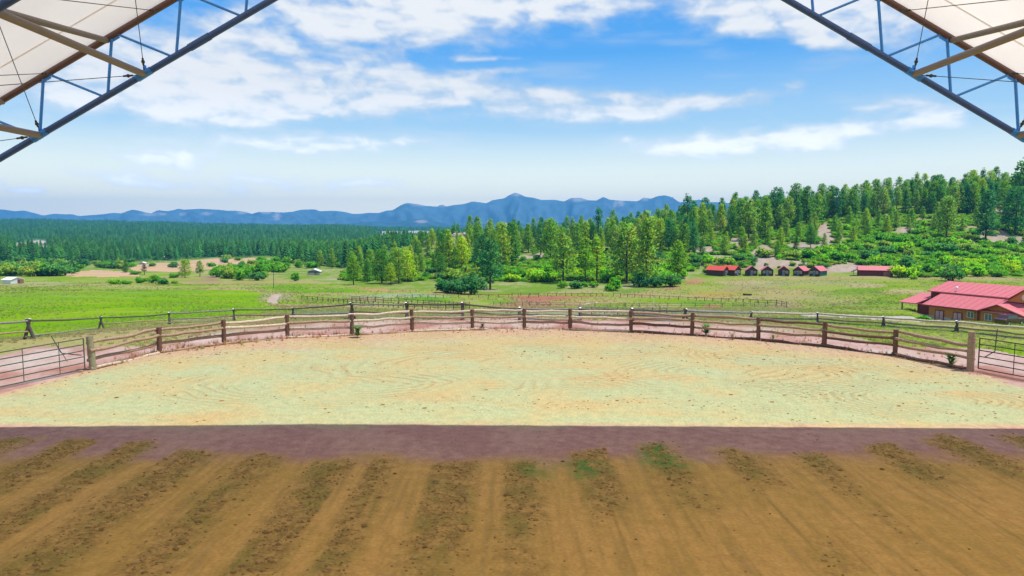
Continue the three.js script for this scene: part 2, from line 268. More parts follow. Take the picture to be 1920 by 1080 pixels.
function groundColor(zn, x, z) {
  const d = -z, n = fbm(x * .05, z * .05, 4), n2 = fbm(x * .4 + 9, z * .4, 3), n3 = fbm(x * .012, z * .03 + 4, 3);
  let c;
  if (zn === 'dirt') { c = mix3([0.508, 0.353, 0.303], [0.377, 0.180, 0.139], sstep(-.25, .35, n + n2 * .8)); c = mix3(c, [0.508, 0.410, 0.353], sstep(.05, .4, fbm(x * .16 + 40, z * .16, 3))); const far = sstep(4.5, 8, d - Math.max(31, arenaEdge(x))); c = mix3(c, [0.246, 0.246, 0.098], far * .6); }
  else if (zn === 'pasture') { c = mix3([0.156, 0.320, 0.002], [0.221, 0.353, 0.008], sstep(-.2, .45, n + n2 * .3)); c = mix3(c, [0.295, 0.377, 0.107], sstep(.18, .5, fbm(x * .03 + 3, z * .11, 4) + .25 * sstep(110, 70, d)) * .8); c = mix3(c, [0.164, 0.271, 0.041], .45 * sstep(-80, -140, x)); }
  else if (zn === 'path') c = mix3([0.492, 0.394, 0.328], [0.410, 0.295, 0.230], sstep(-.2, .3, n2));
  else if (zn === 'drive') c = mix3([0.508, 0.459, 0.435], [0.394, 0.344, 0.328], sstep(-.2, .3, n2));
  else if (zn === 'tan') c = mix3([.58, .36, .25], [.5, .36, .17], sstep(-.3, .3, n3 * 1.5 + n2 * .3));
  else if (zn === 'meadow') { c = mix3([0.180, 0.303, 0.012], [0.279, 0.328, 0.066], sstep(-.3, .35, n + n2 * .4)); c = mix3(c, [0.369, 0.295, 0.139], sstep(-.06, .36, n3 + n2 * .25) * .85); }
  else {
    c = mix3([.16, .27, .025], [.28, .33, .09], sstep(-.2, .4, n + n2 * .5));
    if (d > 700) c = [.11, .2, .05];
    else { const b = Math.max(bareAt(x, z, 1.15) + n * .7 + n2 * .4, sstep(.26, .5, n + n2 * .3) * .6); c = mix3(c, mix3([.46, .36, .31], [.38, .3, .2], sstep(-.3, .3, n2)), clamp(b * 1.6)); }
    const s = screeAt(x, z); if (s > 0) c = mix3(c, [.52, .44, .42], clamp((s + n * .9 + n2 * .5) * 1.8));
  }
  if (zn === 'meadow' || zn === 'pasture') for (const p of WPATCH) { const dz = (z - p.z) / p.sz, dx = (x - p.x - p.a * (p.z - z)) / p.sx, q = dx * dx + dz * dz; if (q < 3) c = mix3(c, p.col, p.k * sstep(1.5, .3, q + n * 1.6 + n2 * .9)); }
  return c;
}
{
  const angles = []; const A = Math.atan(1050 / F);
  for (let i = -60; i <= 60; i++) { const t = i / 60; if (Math.abs(t) === 1) continue; }
  const NA = 620; for (let i = 0; i <= NA; i++) angles.push(-A + 2 * A * i / NA);
  for (let i = 1; i < 48; i++) angles.push(A + (2 * Math.PI - 2 * A) * i / 48);
  const radii = [3, 10, 18]; for (let r = 24; r < 5200; r *= r < 60 ? 1.012 : r < 700 ? 1.0125 : 1.022) radii.push(r); radii.push(6600, 8200);
  const NR = radii.length, NT = angles.length, pos = new Float32Array(NR * NT * 3), uv = new Float32Array(NR * NT * 2), zs = [], cols = {};
  for (let i = 0; i < NR; i++) for (let j = 0; j < NT; j++) {
    const x = Math.sin(angles[j]) * radii[i], z = -Math.cos(angles[j]) * radii[i], k = i * NT + j;
    pos.set([x, radii[i] > 5200 ? -60 : height(x, z), z], k * 3); uv.set([x / 6, z / 6], k * 2);
  }
  const buckets = {};
  for (let i = 0; i < NR - 1; i++) for (let j = 0; j < NT; j++) {
    const a = i * NT + j, b = i * NT + (j + 1) % NT, c = (i + 1) * NT + (j + 1) % NT, e = (i + 1) * NT + j;
    const mx = (pos[a * 3] + pos[c * 3]) / 2, mz = (pos[a * 3 + 2] + pos[c * 3 + 2]) / 2;
    (buckets[zone(mx, mz)] ??= []).push(a, b, c, a, c, e);
  }
  const whole = new THREE.BufferGeometry(); whole.setAttribute('position', new THREE.BufferAttribute(pos, 3));
  whole.setIndex(Object.values(buckets).flatMap((b) => b)); whole.computeVertexNormals();
  const nor = whole.attributes.normal.array; if (nor[1] < 0) for (let i = 0; i < nor.length; i++) nor[i] *= -1;
  const INFO = { dirt: ['dirt_strip', 'pale pink bare dirt around the outside of the arena fence', 'dirt'], pasture: ['pasture', 'bright green flat hay pasture on the left beyond the fences', 'pasture'], path: ['dirt_path', 'short pale winding dirt path at the end of the green pasture', 'path'], drive: ['gravel_drive', 'pale gravel drive between the log fence and the red roofed lodge', 'drive'], tan: ['tan_field', 'dry pinkish tan field below the dark wooded plateau', 'field'], meadow: ['meadow', 'patchy green and tan meadow around the corrals and cabins', 'meadow'], hill: ['hills', 'wooded hills with bare pinkish soil between the trees', 'hills'] };
  for (const [zn, idx] of Object.entries(buckets)) {
    const map = new Map(), P = [], N = [], U = [], C = [], I = [];
    for (const k of idx) { let m = map.get(k); if (m === undefined) { m = map.size; map.set(k, m); P.push(pos[k * 3], pos[k * 3 + 1], pos[k * 3 + 2]); N.push(nor[k * 3], nor[k * 3 + 1], nor[k * 3 + 2]); U.push(uv[k * 2], uv[k * 2 + 1]); C.push(...groundColor(zn, pos[k * 3], pos[k * 3 + 2])); } I.push(m); }
    const g = new THREE.BufferGeometry();
    g.setAttribute('position', new THREE.Float32BufferAttribute(P, 3)); g.setAttribute('normal', new THREE.Float32BufferAttribute(N, 3)); g.setAttribute('uv', new THREE.Float32BufferAttribute(U, 2)); g.setAttribute('color', new THREE.Float32BufferAttribute(C, 3)); g.setIndex(I);
    const [name, label, cat] = INFO[zn];
    struct(name, g, matte({ vertexColors: true, map: grassGrain, bumpMap: grassGrain, bumpScale: zn === 'dirt' ? 0.05 : 0.2 }), label, cat);
  }
}

// ---------------------------------------------------------------- arena ground: raked dirt under the roof, sunny sand beyond
const LIGHTS = [-16.2, -14.1, -12.05, -10.15, -8, -5.95, -4.1, -2.68, -.58, 1.2, 3.22, 5.3, 7.4, 9.6, 12, 14.4], LW = [.3, .34, .26, .3, .36, .36, .1, .34, .24, .34, .34, .5, .5, .6, .5, .5];
const END = [[-16, 20.7], [-11.5, 20.3], [-9, 19.3], [-6, 18.7], [-3, 18.4], [.5, 18.4], [2.2, 19.3], [3.4, 20], [5, 20.1], [6.5, 19.4], [8.5, 19], [10, 19.6], [12.5, 20.6], [16, 20.8]];
function along(T, x) { let i = 0; while (i < T.length - 2 && x > T[i + 1][0]) i++; return lerp(T[i][1], T[i + 1][1], clamp((x - T[i][0]) / (T[i + 1][0] - T[i][0]))); }
function rough(x, d) {                                            // how churned the dirt is, 0 to 1
  if (d > 21.9) return 0;
  const wob = fbm(x * .4, d * .12, 3) * .5;
  const end = along(END, x) + fbm(x * .7 + 9, 3, 3) * .5, start = x < -2 ? 8 + fbm(x, 2, 2) : lerp(12.5, 17.2, sstep(-2, 6, x)) + fbm(x * .5, 8, 3) * 2.5;
  let band = 1;
  const edge = fbm(x * 2.6, d * .16, 4) * .5 + fbm(x * 5, d * 4, 2) * .14;
  for (let i = 0; i < LIGHTS.length; i++) { const q = Math.abs(x - LIGHTS[i] + wob * .15); if (q < LW[i] + 1) band = Math.min(band, sstep(LW[i] * .35, LW[i] + .5, q + edge)); }
  const right = Math.max(sstep(start - 1.2, start + .8, d), .55 * sstep(.0, .25, fbm(x * .45 + 70, d * .22, 3)) * (x > -2 ? 1 : 0));
  return band * right * sstep(end + .35, end - .35, d + fbm(x * 1.3, d * 1.3, 3) * .5);
}
function clodNoise(x, d) { return Math.abs(noise(x * 4.2, d * 7)) * .6 + Math.abs(noise(x * 9 + 4, d * 15)) * .4; }
const RUTS = [[-9.2, .05], [-6.9, .06], [-3.3, .05], [-1.5, .04], [.25, .05], [2.3, .05], [3.9, .07], [4.6, .04], [6.1, .06], [6.8, .05], [8.5, .08], [10.6, .05], [11.2, .06], [13, .07]];
const SPIRAL = [[3, 32, 9, 4.2], [11, 30, 5.5, 3.2], [-7, 28, 6, 3], [15.5, 25.5, 3.8, 2.4], [1, 39, 14, 2.4], [7, 26, 5, 2], [14, 34, 4, 3]];
function combs(x, d) {                                            // the harrow's fine curved teeth marks
  let m = 0;
  for (const [cx, cd, rx, rd] of SPIRAL) { const q = Math.hypot((x - cx) / rx, (d - cd) / rd); if (q < 1.7 && q > .25) m += Math.sin(q * 62 + noise(x * .7, d * .7) * 3) * sstep(1.7, 1.2, q) * sstep(.25, .6, q) * sstep(-.15, .25, noise(x * .3 + cx, d * .3)); }
  return m;
}
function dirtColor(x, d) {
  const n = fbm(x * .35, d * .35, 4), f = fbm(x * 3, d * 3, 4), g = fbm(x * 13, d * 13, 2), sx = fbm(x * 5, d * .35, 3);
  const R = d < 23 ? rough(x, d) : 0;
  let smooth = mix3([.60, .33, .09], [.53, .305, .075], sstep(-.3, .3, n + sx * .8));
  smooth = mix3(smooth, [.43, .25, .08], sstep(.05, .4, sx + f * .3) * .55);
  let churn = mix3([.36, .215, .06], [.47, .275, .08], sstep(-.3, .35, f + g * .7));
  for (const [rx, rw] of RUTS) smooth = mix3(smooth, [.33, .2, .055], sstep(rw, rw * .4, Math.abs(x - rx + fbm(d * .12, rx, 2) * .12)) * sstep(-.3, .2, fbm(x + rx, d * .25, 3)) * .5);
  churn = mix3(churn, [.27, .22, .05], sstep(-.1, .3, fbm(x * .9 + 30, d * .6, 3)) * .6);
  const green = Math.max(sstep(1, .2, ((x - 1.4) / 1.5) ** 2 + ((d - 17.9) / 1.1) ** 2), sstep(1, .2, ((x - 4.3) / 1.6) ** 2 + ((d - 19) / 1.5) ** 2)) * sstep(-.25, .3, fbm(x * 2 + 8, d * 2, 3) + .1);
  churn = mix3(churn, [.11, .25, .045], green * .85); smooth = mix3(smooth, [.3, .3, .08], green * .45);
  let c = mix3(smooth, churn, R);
  c = mix3(c, mix3([.44, .225, .165], [.5, .275, .19], sstep(-.3, .3, n + f * .4)), sstep(17.9, 19.4, d + fbm(x * .5, d * .5, 3) * 1.0) * (1 - R));  // smooth track with the mauve tone of the roof shade put into its colour
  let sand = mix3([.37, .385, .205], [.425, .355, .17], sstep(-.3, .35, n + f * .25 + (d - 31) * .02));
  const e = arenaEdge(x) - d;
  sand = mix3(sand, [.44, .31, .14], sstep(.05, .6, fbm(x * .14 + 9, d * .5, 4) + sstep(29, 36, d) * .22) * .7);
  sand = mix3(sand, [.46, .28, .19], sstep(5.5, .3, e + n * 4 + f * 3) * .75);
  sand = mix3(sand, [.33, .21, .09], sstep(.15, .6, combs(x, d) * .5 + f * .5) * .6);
  c = mix3(c, sand, sstep(21.3, 22.5, d + n * .5));  // turns to sand at the roof shadow edge, sun and shade painted in
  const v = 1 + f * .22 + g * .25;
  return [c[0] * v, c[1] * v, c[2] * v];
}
function dirtHeight(x, d) {
  const R = d < 23 ? rough(x, d) : 0, track = d < 20 ? fbm(x * 6, d * .25, 3) * .02 : 0;
  return (R * (clodNoise(x, d) - .25) * .055 - (1 - R) * .006 + track * (1 - R) + R * .012) * (d < 23 ? 1 : 0) + fbm(x * 1.2, d * 1.2, 3) * .02 + combs(x, d) * .004 * (d > 22 ? 1 : 0);
}
function groundTexture(x0, x1, d0, d1, w, h) {
  const a = new Uint8Array(w * h * 4), b = new Uint8Array(w * h * 4), s = (v) => 255 * (v <= .0031308 ? v * 12.92 : 1.055 * Math.pow(v, 1 / 2.4) - .055);
  for (let j = 0; j < h; j++) for (let i = 0; i < w; i++) {
    const x = lerp(x0, x1, (i + .5) / w), d = lerp(d0, d1, (j + .5) / h), c = dirtColor(x, d), o = (j * w + i) * 4;
    a[o] = s(clamp(c[0])); a[o + 1] = s(clamp(c[1])); a[o + 2] = s(clamp(c[2])); a[o + 3] = 255;
    const hgt = .5 + fbm(x * 9, d * 12, 4) * .5 + noise(x * 40, d * 40) * .12 + (d > 21.8 ? combs(x, d) * .22 : 0);
    b[o] = b[o + 1] = b[o + 2] = 255 * clamp(hgt); b[o + 3] = 255;
  }
  const mk = (arr, srgb) => { const t = new THREE.DataTexture(arr, w, h, THREE.RGBAFormat); t.magFilter = THREE.LinearFilter; if (srgb) t.colorSpace = THREE.SRGBColorSpace; t.needsUpdate = true; return t; };
  return [mk(a, true), mk(b, false)];
}
function arenaSheet(name, x0, x1, d0, d1, step, label, w, h, bump, clip) {
  const nx = Math.round((x1 - x0) / step), nd = Math.round((d1 - d0) / step), P = [], U = [], I = [];
  for (let j = 0; j <= nd; j++) for (let i = 0; i <= nx; i++) {
    const x = lerp(x0, x1, i / nx); let d = lerp(d0, d1, j / nd);
    if (clip) d = Math.min(d, Math.max(d0, arenaEdge(x) + .35 + .2 * noise(x * 1.5, 3)));
    P.push(x, dirtHeight(x, d), -d); U.push((x - x0) / (x1 - x0), (d - d0) / (d1 - d0));
    if (i < nx && j < nd) { const a = j * (nx + 1) + i, b = a + 1, c = a + nx + 2, e = a + nx + 1; I.push(a, b, c, a, c, e); }
  }
  const g = new THREE.BufferGeometry(); g.setAttribute('position', new THREE.Float32BufferAttribute(P, 3)); g.setAttribute('uv', new THREE.Float32BufferAttribute(U, 2)); g.setIndex(I); g.computeVertexNormals();
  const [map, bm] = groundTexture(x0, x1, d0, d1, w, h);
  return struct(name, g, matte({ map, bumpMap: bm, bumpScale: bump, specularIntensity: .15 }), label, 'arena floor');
}
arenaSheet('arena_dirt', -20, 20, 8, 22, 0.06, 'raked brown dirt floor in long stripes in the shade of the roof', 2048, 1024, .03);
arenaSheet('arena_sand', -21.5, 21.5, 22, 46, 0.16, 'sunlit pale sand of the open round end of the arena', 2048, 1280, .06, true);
{ // the floor goes on under and behind the camera
  const g = new THREE.PlaneGeometry(40, 60, 1, 1).rotateX(-Math.PI / 2).translate(0, -.012, 22);
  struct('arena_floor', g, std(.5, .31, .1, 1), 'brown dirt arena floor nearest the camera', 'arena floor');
}

// ---------------------------------------------------------------- the roof over the arena
{
  const D = 21, p1 = at(75, 258, D), p2 = at(460, 30, D), r1 = at(1910, 249, D), r2 = at(1520, 24, D), SL = ((p2.y - p1.y) / (p2.x - p1.x) + (r2.y - r1.y) / (r1.x - r2.x)) / 2;
  const S = ((p2.x - p1.x) / 385 + (r1.x - r2.x) / 390) / 2, X0 = (p1.x + r1.x) / 2 + (p1.y - r1.y) / (2 * -SL) * 0, APEX = ((p1.y + SL * (X0 - p1.x)) + (r1.y + SL * (r1.x - X0))) / 2, K1 = (X0 - p1.x) / S, pu = at(220, 61, D), UP = pu.y - (APEX - SL * (X0 - pu.x));
  const low = (k, s) => V(X0 + s * k * S, APEX - SL * k * S, -D), upp = (k, s) => V(X0 + s * k * S, APEX - SL * k * S + UP, -D);
  const lowM = std(.05, .11, .3, .45, { metalness: .15 }), chordM = std(.15, .085, .075, .5, { metalness: .2 }), webM = std(.05, .28, .8, .45, { metalness: .1 }), purM = std(.27, .2, .165, .55, { metalness: .2 }), cabM = std(.09, .075, .06, .5, { metalness: .5 });  // web and lower chord: the blue cast of the sky is put into their paint
  const fabM = new THREE.MeshPhysicalMaterial({ color: lin(.92, .845, .77), roughness: 1, transmission: .56, thickness: 0, side: THREE.DoubleSide, map: grain(256, 3, 44, .9, 1) });
  const roof = thing('arena_roof', V(X0, 0, -D), 'white fabric arena roof on steel trusses framing the top corners of the view', 'roof');
  const L = (v) => v.clone().sub(roof.position);
  const EAVE = 1240, FR = 6, NF = 8;
  const nodes = []; for (let k = K1 - 128.4 * 7; k < EAVE; k += 128.4) nodes.push(k);
  function frame(n) {
    const dz = V(0, 0, n * FR), b = (a, c, r, s = 8) => bar(L(a.clone().add(dz)), L(c.clone().add(dz)), r, r, s);
    for (const s of [-1, 1]) {
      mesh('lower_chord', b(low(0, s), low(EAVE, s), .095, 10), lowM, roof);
      mesh('upper_chord', b(upp(0, s), upp(EAVE, s), .095, 10), chordM, roof);
      if (n === 0) mesh('edge_pipe', bar(L(upp(0, s).add(V(0, .2, -.06))), L(upp(EAVE, s).add(V(0, .2, -.06))), .055, .055, 8), purM, roof);
      mesh('column', b(low(EAVE, s), V(low(EAVE, s).x, 0, -D), .16, 10), chordM, roof);
      mesh('column', b(upp(EAVE, s), low(EAVE, s), .1, 8), chordM, roof);
      if (n < 2) for (let i = 0; i < nodes.length; i++) {
        const k = nodes[i];
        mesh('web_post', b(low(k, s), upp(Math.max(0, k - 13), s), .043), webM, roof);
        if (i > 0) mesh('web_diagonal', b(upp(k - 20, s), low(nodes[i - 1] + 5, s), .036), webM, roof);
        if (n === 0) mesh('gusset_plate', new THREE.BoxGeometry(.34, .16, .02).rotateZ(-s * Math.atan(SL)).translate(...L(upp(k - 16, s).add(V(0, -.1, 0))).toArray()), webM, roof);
      }
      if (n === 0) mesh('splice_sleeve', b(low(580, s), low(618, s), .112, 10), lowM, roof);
    }
  }
  for (let n = 0; n < NF; n++) frame(n);
  for (const s of [-1, 1]) for (const k of [K1, K1 - 197, K1 - 591, K1 - 788]) {
    mesh('purlin', bar(L(low(k, s)), L(low(k, s).add(V(0, 0, FR * (NF - 1)))), .1, .1, 10), purM, roof);
    for (let n = 0; n < 2; n++) {
      const dz = V(0, 0, n * FR), dz2 = V(0, 0, (n + 1) * FR);
      mesh('brace', bar(L(upp(k + 65, s).add(V(0, -.05, 0)).add(dz)), L(low(k + 5, s).add(V(0, .1, 0)).add(dz2)), .085, .085, 9), purM, roof);
      const cable = (a, c) => {
        mesh('cable', bar(L(a), L(c), .011, .011, 5), cabM, roof);
        const dir = c.clone().sub(a).normalize();
        for (const q of [a.clone().addScaledVector(dir, .25), c.clone().addScaledVector(dir, -.6)]) {
          const tb = mesh('turnbuckle', mergeGeometries([bar(L(q), L(q.clone().addScaledVector(dir, .3)), .03, .03, 7), new THREE.SphereGeometry(.055, 8, 6).translate(...L(q.clone().addScaledVector(dir, .15)).toArray())]), cabM, roof);
        }
      };
      cable(low(k, s).add(V(0, .12, 0)).add(dz), upp(k - 170, s).add(dz2));
      cable(low(k, s).add(V(s * .12, -.02, 0)).add(dz), low(k + 197, s).add(dz2));
      cable(upp(k - 33, s).add(V(0, -.1, 0)).add(dz), low(k - 24, s).add(V(0, .12, 0)).add(dz2));
    }
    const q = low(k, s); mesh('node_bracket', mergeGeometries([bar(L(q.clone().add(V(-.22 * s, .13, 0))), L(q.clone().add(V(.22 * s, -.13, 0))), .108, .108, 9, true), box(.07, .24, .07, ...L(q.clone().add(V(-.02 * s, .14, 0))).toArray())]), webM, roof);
  }
  for (const s of [-1, 1]) {                                      // fabric over the upper chords, sagging a little between the frames
    const nu = 40, nv = 96, P = [], U = [], I = [];
    for (let j = 0; j <= nv; j++) for (let i = 0; i <= nu; i++) {
      const k = EAVE * 1.03 * i / nu, z = -D + j / nv * FR * (NF - 1), ph = (z + D) / FR % 1, sag = -.14 * 4 * ph * (1 - ph) * Math.sin(Math.PI * i / nu);
      P.push(s * k * S, APEX - SL * k * S + UP + .12 + sag, z + D); U.push(k * S / 6, z / 6);
      if (i < nu && j < nv) { const a = j * (nu + 1) + i; I.push(a, a + 1, a + nu + 2, a, a + nu + 2, a + nu + 1); }
    }
    const g = new THREE.BufferGeometry(); g.setAttribute('position', new THREE.Float32BufferAttribute(P, 3)); g.setAttribute('uv', new THREE.Float32BufferAttribute(U, 2)); g.setIndex(I); g.computeVertexNormals();
    mesh('fabric_panel', g, fabM, roof);
    for (let z = 1.5; z < 26; z += 3) { const q = (k) => V(s * k * S, APEX - SL * k * S + UP + .085 - .14 * 4 * ((z / FR) % 1) * (1 - (z / FR) % 1) * Math.sin(Math.PI * k / (EAVE * 1.03)), z), list = []; for (let k = 0; k < 1240; k += 62) list.push([q(k).add(V(0, 0, -.04)), q(k + 62).add(V(0, 0, -.04)), q(k + 62).add(V(0, 0, .04)), q(k).add(V(0, 0, .04))]); mesh('fabric_seam', quads(list), fabM, roof); }
  }
}

// ---------------------------------------------------------------- arena fence and gates
const woodM = new THREE.MeshStandardMaterial({ color: lin(.44, .29, .19), roughness: .9, map: woodGrain }), woodPale = new THREE.MeshStandardMaterial({ color: lin(.72, .58, .42), roughness: .9, map: woodGrain }), woodDark = new THREE.MeshStandardMaterial({ color: lin(.2, .105, .07), roughness: .95, map: woodGrain }), woodGreen = new THREE.MeshStandardMaterial({ color: lin(.36, .33, .2), roughness: .95, map: woodGrain });
const greyWood = new THREE.MeshStandardMaterial({ color: lin(.3, .27, .26), roughness: .95, map: woodGrain }), cutWood = std(.85, .82, .78, .9), greyDark = new THREE.MeshStandardMaterial({ color: lin(.13, .105, .1), roughness: .95, map: woodGrain });
{
  seed(91);
  const f = thing('arena_fence', V(0, 0, -40), 'curved brown split rail fence closing the round end of the sand arena', 'fence');
  const L = (v) => v.clone().sub(f.position), N = POSTS.length - 1;
  POSTS.forEach((p, i) => {
    const gate = i === 0 || i === N, h = i === 0 ? 1.55 : i === N ? 1.8 : rr(1.27, 1.42), r = gate ? .15 : .118;
    mesh('post', pole(L(p.clone().add(V(0, -.2, 0))), L(p.clone().add(V(i === 0 ? -.1 : rr(-.04, .04), h, rr(-.03, .03)))), r * 1.06, r, 0, .008, 9), i === 0 ? woodGreen : gate ? woodM : woodDark, f);
  });
  for (let i = 0; i < N; i++) {
    const a = POSTS[i], b = POSTS[i + 1], out = V(b.z - a.z, 0, -(b.x - a.x)).normalize().multiplyScalar(-.11);
    const pale = i >= 3 && i <= 8 ;  // rails facing the sun: its brightness is put into a paler wood colour
    [1.22, .9, .5, .06].forEach((h, k) => {
      const j = () => rr(-.05, .05);
      const A = a.clone().lerp(b, -.03 + rr(-.02, .01)).add(V(0, h + j(), 0)).sub(out.clone().multiplyScalar(k % 2 ? -.4 : 1)), B = b.clone().lerp(a, -.02).add(V(0, h + j(), 0)).sub(out.clone().multiplyScalar(k % 2 ? -.4 : 1));
      const mat = k === 3 && i > 8 ? woodDark : null; mesh('rail', pole(L(A), L(B), rr(.07, .092), rr(.064, .084), rr(-.02, .06), .045), mat ?? (pale ? (rnd() < .8 ? woodPale : woodM) : i < 3 ? (rnd() < .6 ? woodM : woodPale) : (rnd() < .8 ? woodM : woodDark)), f);
    });
  }
}
function tubeGate(name, a, b, h, bars, verts, mat, label) {
  const g = thing(name, a, label, 'gate'), B = b.clone().sub(a), n = bars;
  for (let i = 0; i < n; i++) { const y = .12 + (h - .12) * (i / (n - 1)); mesh('bar', bar(V(0, y, 0), V(B.x, y, B.z), .024, .024, 7), mat, g); }
  for (const t of [0, ...verts, 1]) mesh('upright', bar(V(B.x * t, .12, B.z * t), V(B.x * t, h, B.z * t), t === 0 || t === 1 ? .026 : .016, undefined, 7), mat, g);
  return g;
}
{
  const gl = tubeGate('pipe_gate', flat(170, 694).add(V(-.1, 0, .25)), flat(-60, 744), 1.5, 6, [.24, .56, .8], std(.065, .1, .07, .5, { metalness: .3 }), 'green pipe gate at the left end of the arena fence');
  mesh('latch_lever', mergeGeometries([bar(V(-.55, .95, .7), V(-.9, 1.75, .8), .02), bar(V(-.5, .95, .7), V(-.05, .75, .1), .022), bar(V(-.72, 1.3, .72), V(-.45, .55, .5), .014)]), std(.05, .055, .05, .6), gl);
  const gr = tubeGate('pipe_gate', flat(1827, 694).add(V(.06, 0, .15)), flat(2010, 729), 1.5, 6, [.4, .72], std(.045, .035, .035, .5, { metalness: .3 }), 'dark brown pipe gate at the right end of the arena fence');
  mesh('latch_lever', mergeGeometries([bar(V(.5, .95, .3), V(.62, 1.95, .2), .02), bar(V(.5, .95, .3), V(.2, .65, .1), .022)]), std(.05, .045, .04, .6), gr);
}
// the older log fence behind it, on crossed legs
{
  seed(303);
  const pts = [[-80, 652], [55, 636], [190, 617], [318, 608], [439, 601], [550, 599], [660, 598.5], [763, 599], [868, 599], [974, 599], [1088, 600], [1185, 601], [1285, 602], [1408, 604], [1533, 606], [1656, 613], [1793, 623], [1935, 637]].map(([x, y]) => hit(x, y));
  const f = thing('log_fence', pts[8].clone(), 'weathered grey log fence on crossed legs behind the arena fence', 'fence');
  const L = (v) => v.clone().sub(f.position);
  const H = (i) => (i >= 15 ? .82 : i >= 13 ? .92 : i >= 9 && i <= 12 ? .75 : 1.1);
  pts.forEach((p, i) => {
    const nx = pts[Math.min(i + 1, pts.length - 1)].clone().sub(pts[Math.max(i - 1, 0)]), n = V(-nx.z, 0, nx.x).normalize(), h = H(i) + .14, along = nx.clone().setY(0).normalize();
    for (const s of [-1, 1]) {
      const base = p.clone().addScaledVector(n, s * .26), top = p.clone().addScaledVector(n, -s * .1).addScaledVector(along, rr(-.05, .05)).add(V(0, h, 0)); base.y = height(base.x, base.z) - .08;
      const d = top.clone().sub(base), g = new THREE.CylinderGeometry(.085, .1, d.length(), 8);
      g.applyQuaternion(new THREE.Quaternion().setFromUnitVectors(V(0, 1, 0), d.clone().normalize())); const m = L(base.clone().lerp(top, .5)); g.translate(m.x, m.y, m.z);
      const me = new THREE.Mesh(g, [greyDark, cutWood, greyDark]); me.name = 'leg_log'; me.castShadow = true; f.add(me);
    }
  });
  for (let i = 0; i < pts.length - 1; i++) {
    const a = pts[i], b = pts[i + 1], r = i >= 12 ? 1.55 : 1.1;
    const up = (p, j, h) => p.clone().add(V(0, h * H(j), 0));
    mesh('top_rail', pole(L(up(a, i, 1.02).lerp(b, 0).add(V(0, 0, .03))), L(up(b, i + 1, 1.0)), .062 * r, .055 * r, i === 2 ? .1 : rr(0, .05), .03), i >= 13 ? woodPale.clone() : i % 3 === 0 ? greyWood : greyDark, f).material.name = 'rail_wood';
    if (i !== 1) mesh('rail', pole(L(up(a, i, .5)), L(up(b, i + 1, .42)), .052 * r, .045 * r, rr(0, .06), .04), i % 2 ? greyWood : woodM, f);
    if (i % 2 || i > 10) mesh('rail', pole(L(up(a, i, .18).add(V(0, 0, .3))), L(up(b, i + 1, .12).add(V(0, 0, .3))), .045 * r, .04 * r, rr(0, .04), .05), greyWood, f);
  }
}
// corral fences far down on the meadow
function corral(line, n, h, label, nr = 2, mat = greyDark, skipW = -1) {
  const path = []; const seg = line.length - 1;
  for (let i = 0; i <= n; i++) { const t = i / n * seg, k = Math.min(seg - 1, Math.floor(t)), [x0, y0] = line[k], [x1, y1] = line[k + 1]; path.push(hit(lerp(x0, x1, t - k), lerp(y0, y1, t - k))); }
  const f = thing('corral_fence', path[0], label, 'fence'), L = (v) => v.clone().sub(f.position);
  path.forEach((p, i) => mesh('post', bar(L(p.clone().add(V(0, -.2, 0))), L(p.clone().add(V(rr(-.05, .05), h * rr(.9, 1.12) * (i === skipW ? 1.9 : 1), 0))), .1, .09, 6, true), i === skipW ? cutWood : mat, f));
  for (let i = 0; i < n; i++) for (let k = 0; k < nr; k++) { const y = h * (.88 - k * .42); mesh('rail', bar(L(path[i].clone().add(V(0, y + rr(-.06, .06), 0))), L(path[i + 1].clone().add(V(0, y + rr(-.06, .06), 0))), .055, .05, 5), mat, f); }
}
seed(55);
corral([[566, 562], [640, 568], [700, 574], [770, 579], [880, 582]], 30, 1.15, 'dark corral rail fence running in from the end of the pasture', 2);
corral([[660, 563], [758, 569], [830, 574], [880, 576]], 20, 1.25, 'dark pole fence of the left corral, behind the long one', 2);
corral([[745, 559], [860, 558.5], [1010, 558]], 16, 1.1, 'thin line of posts across the meadow below the dark oaks', 1);
corral([[925, 573], [1010, 574], [1186, 576], [1349, 577], [1475, 577.5]], 25, 1.15, 'grey corral fence in the middle with one tall white post', 2, greyWood, 14);
corral([[1150, 556], [1210, 559], [1290, 563], [1360, 566], [1420, 568]], 18, 1.1, 'faint fence crossing the meadow below the row of cabins', 1, greyDark);
corral([[960, 555], [1060, 555.5], [1130, 556]], 12, 1.1, 'short fence beside the red bare soil below the pines', 1, greyDark);
corral([[1085, 588], [1150, 591], [1215, 591.5], [1250, 590]], 8, 1.2, 'grey wooden pen behind the middle of the log fence', 3, greyWood);
corral([[1422, 571], [1456, 571.5], [1475, 576]], 4, 1.4, 'small brown pen at the right end of the corrals', 2, woodDark);

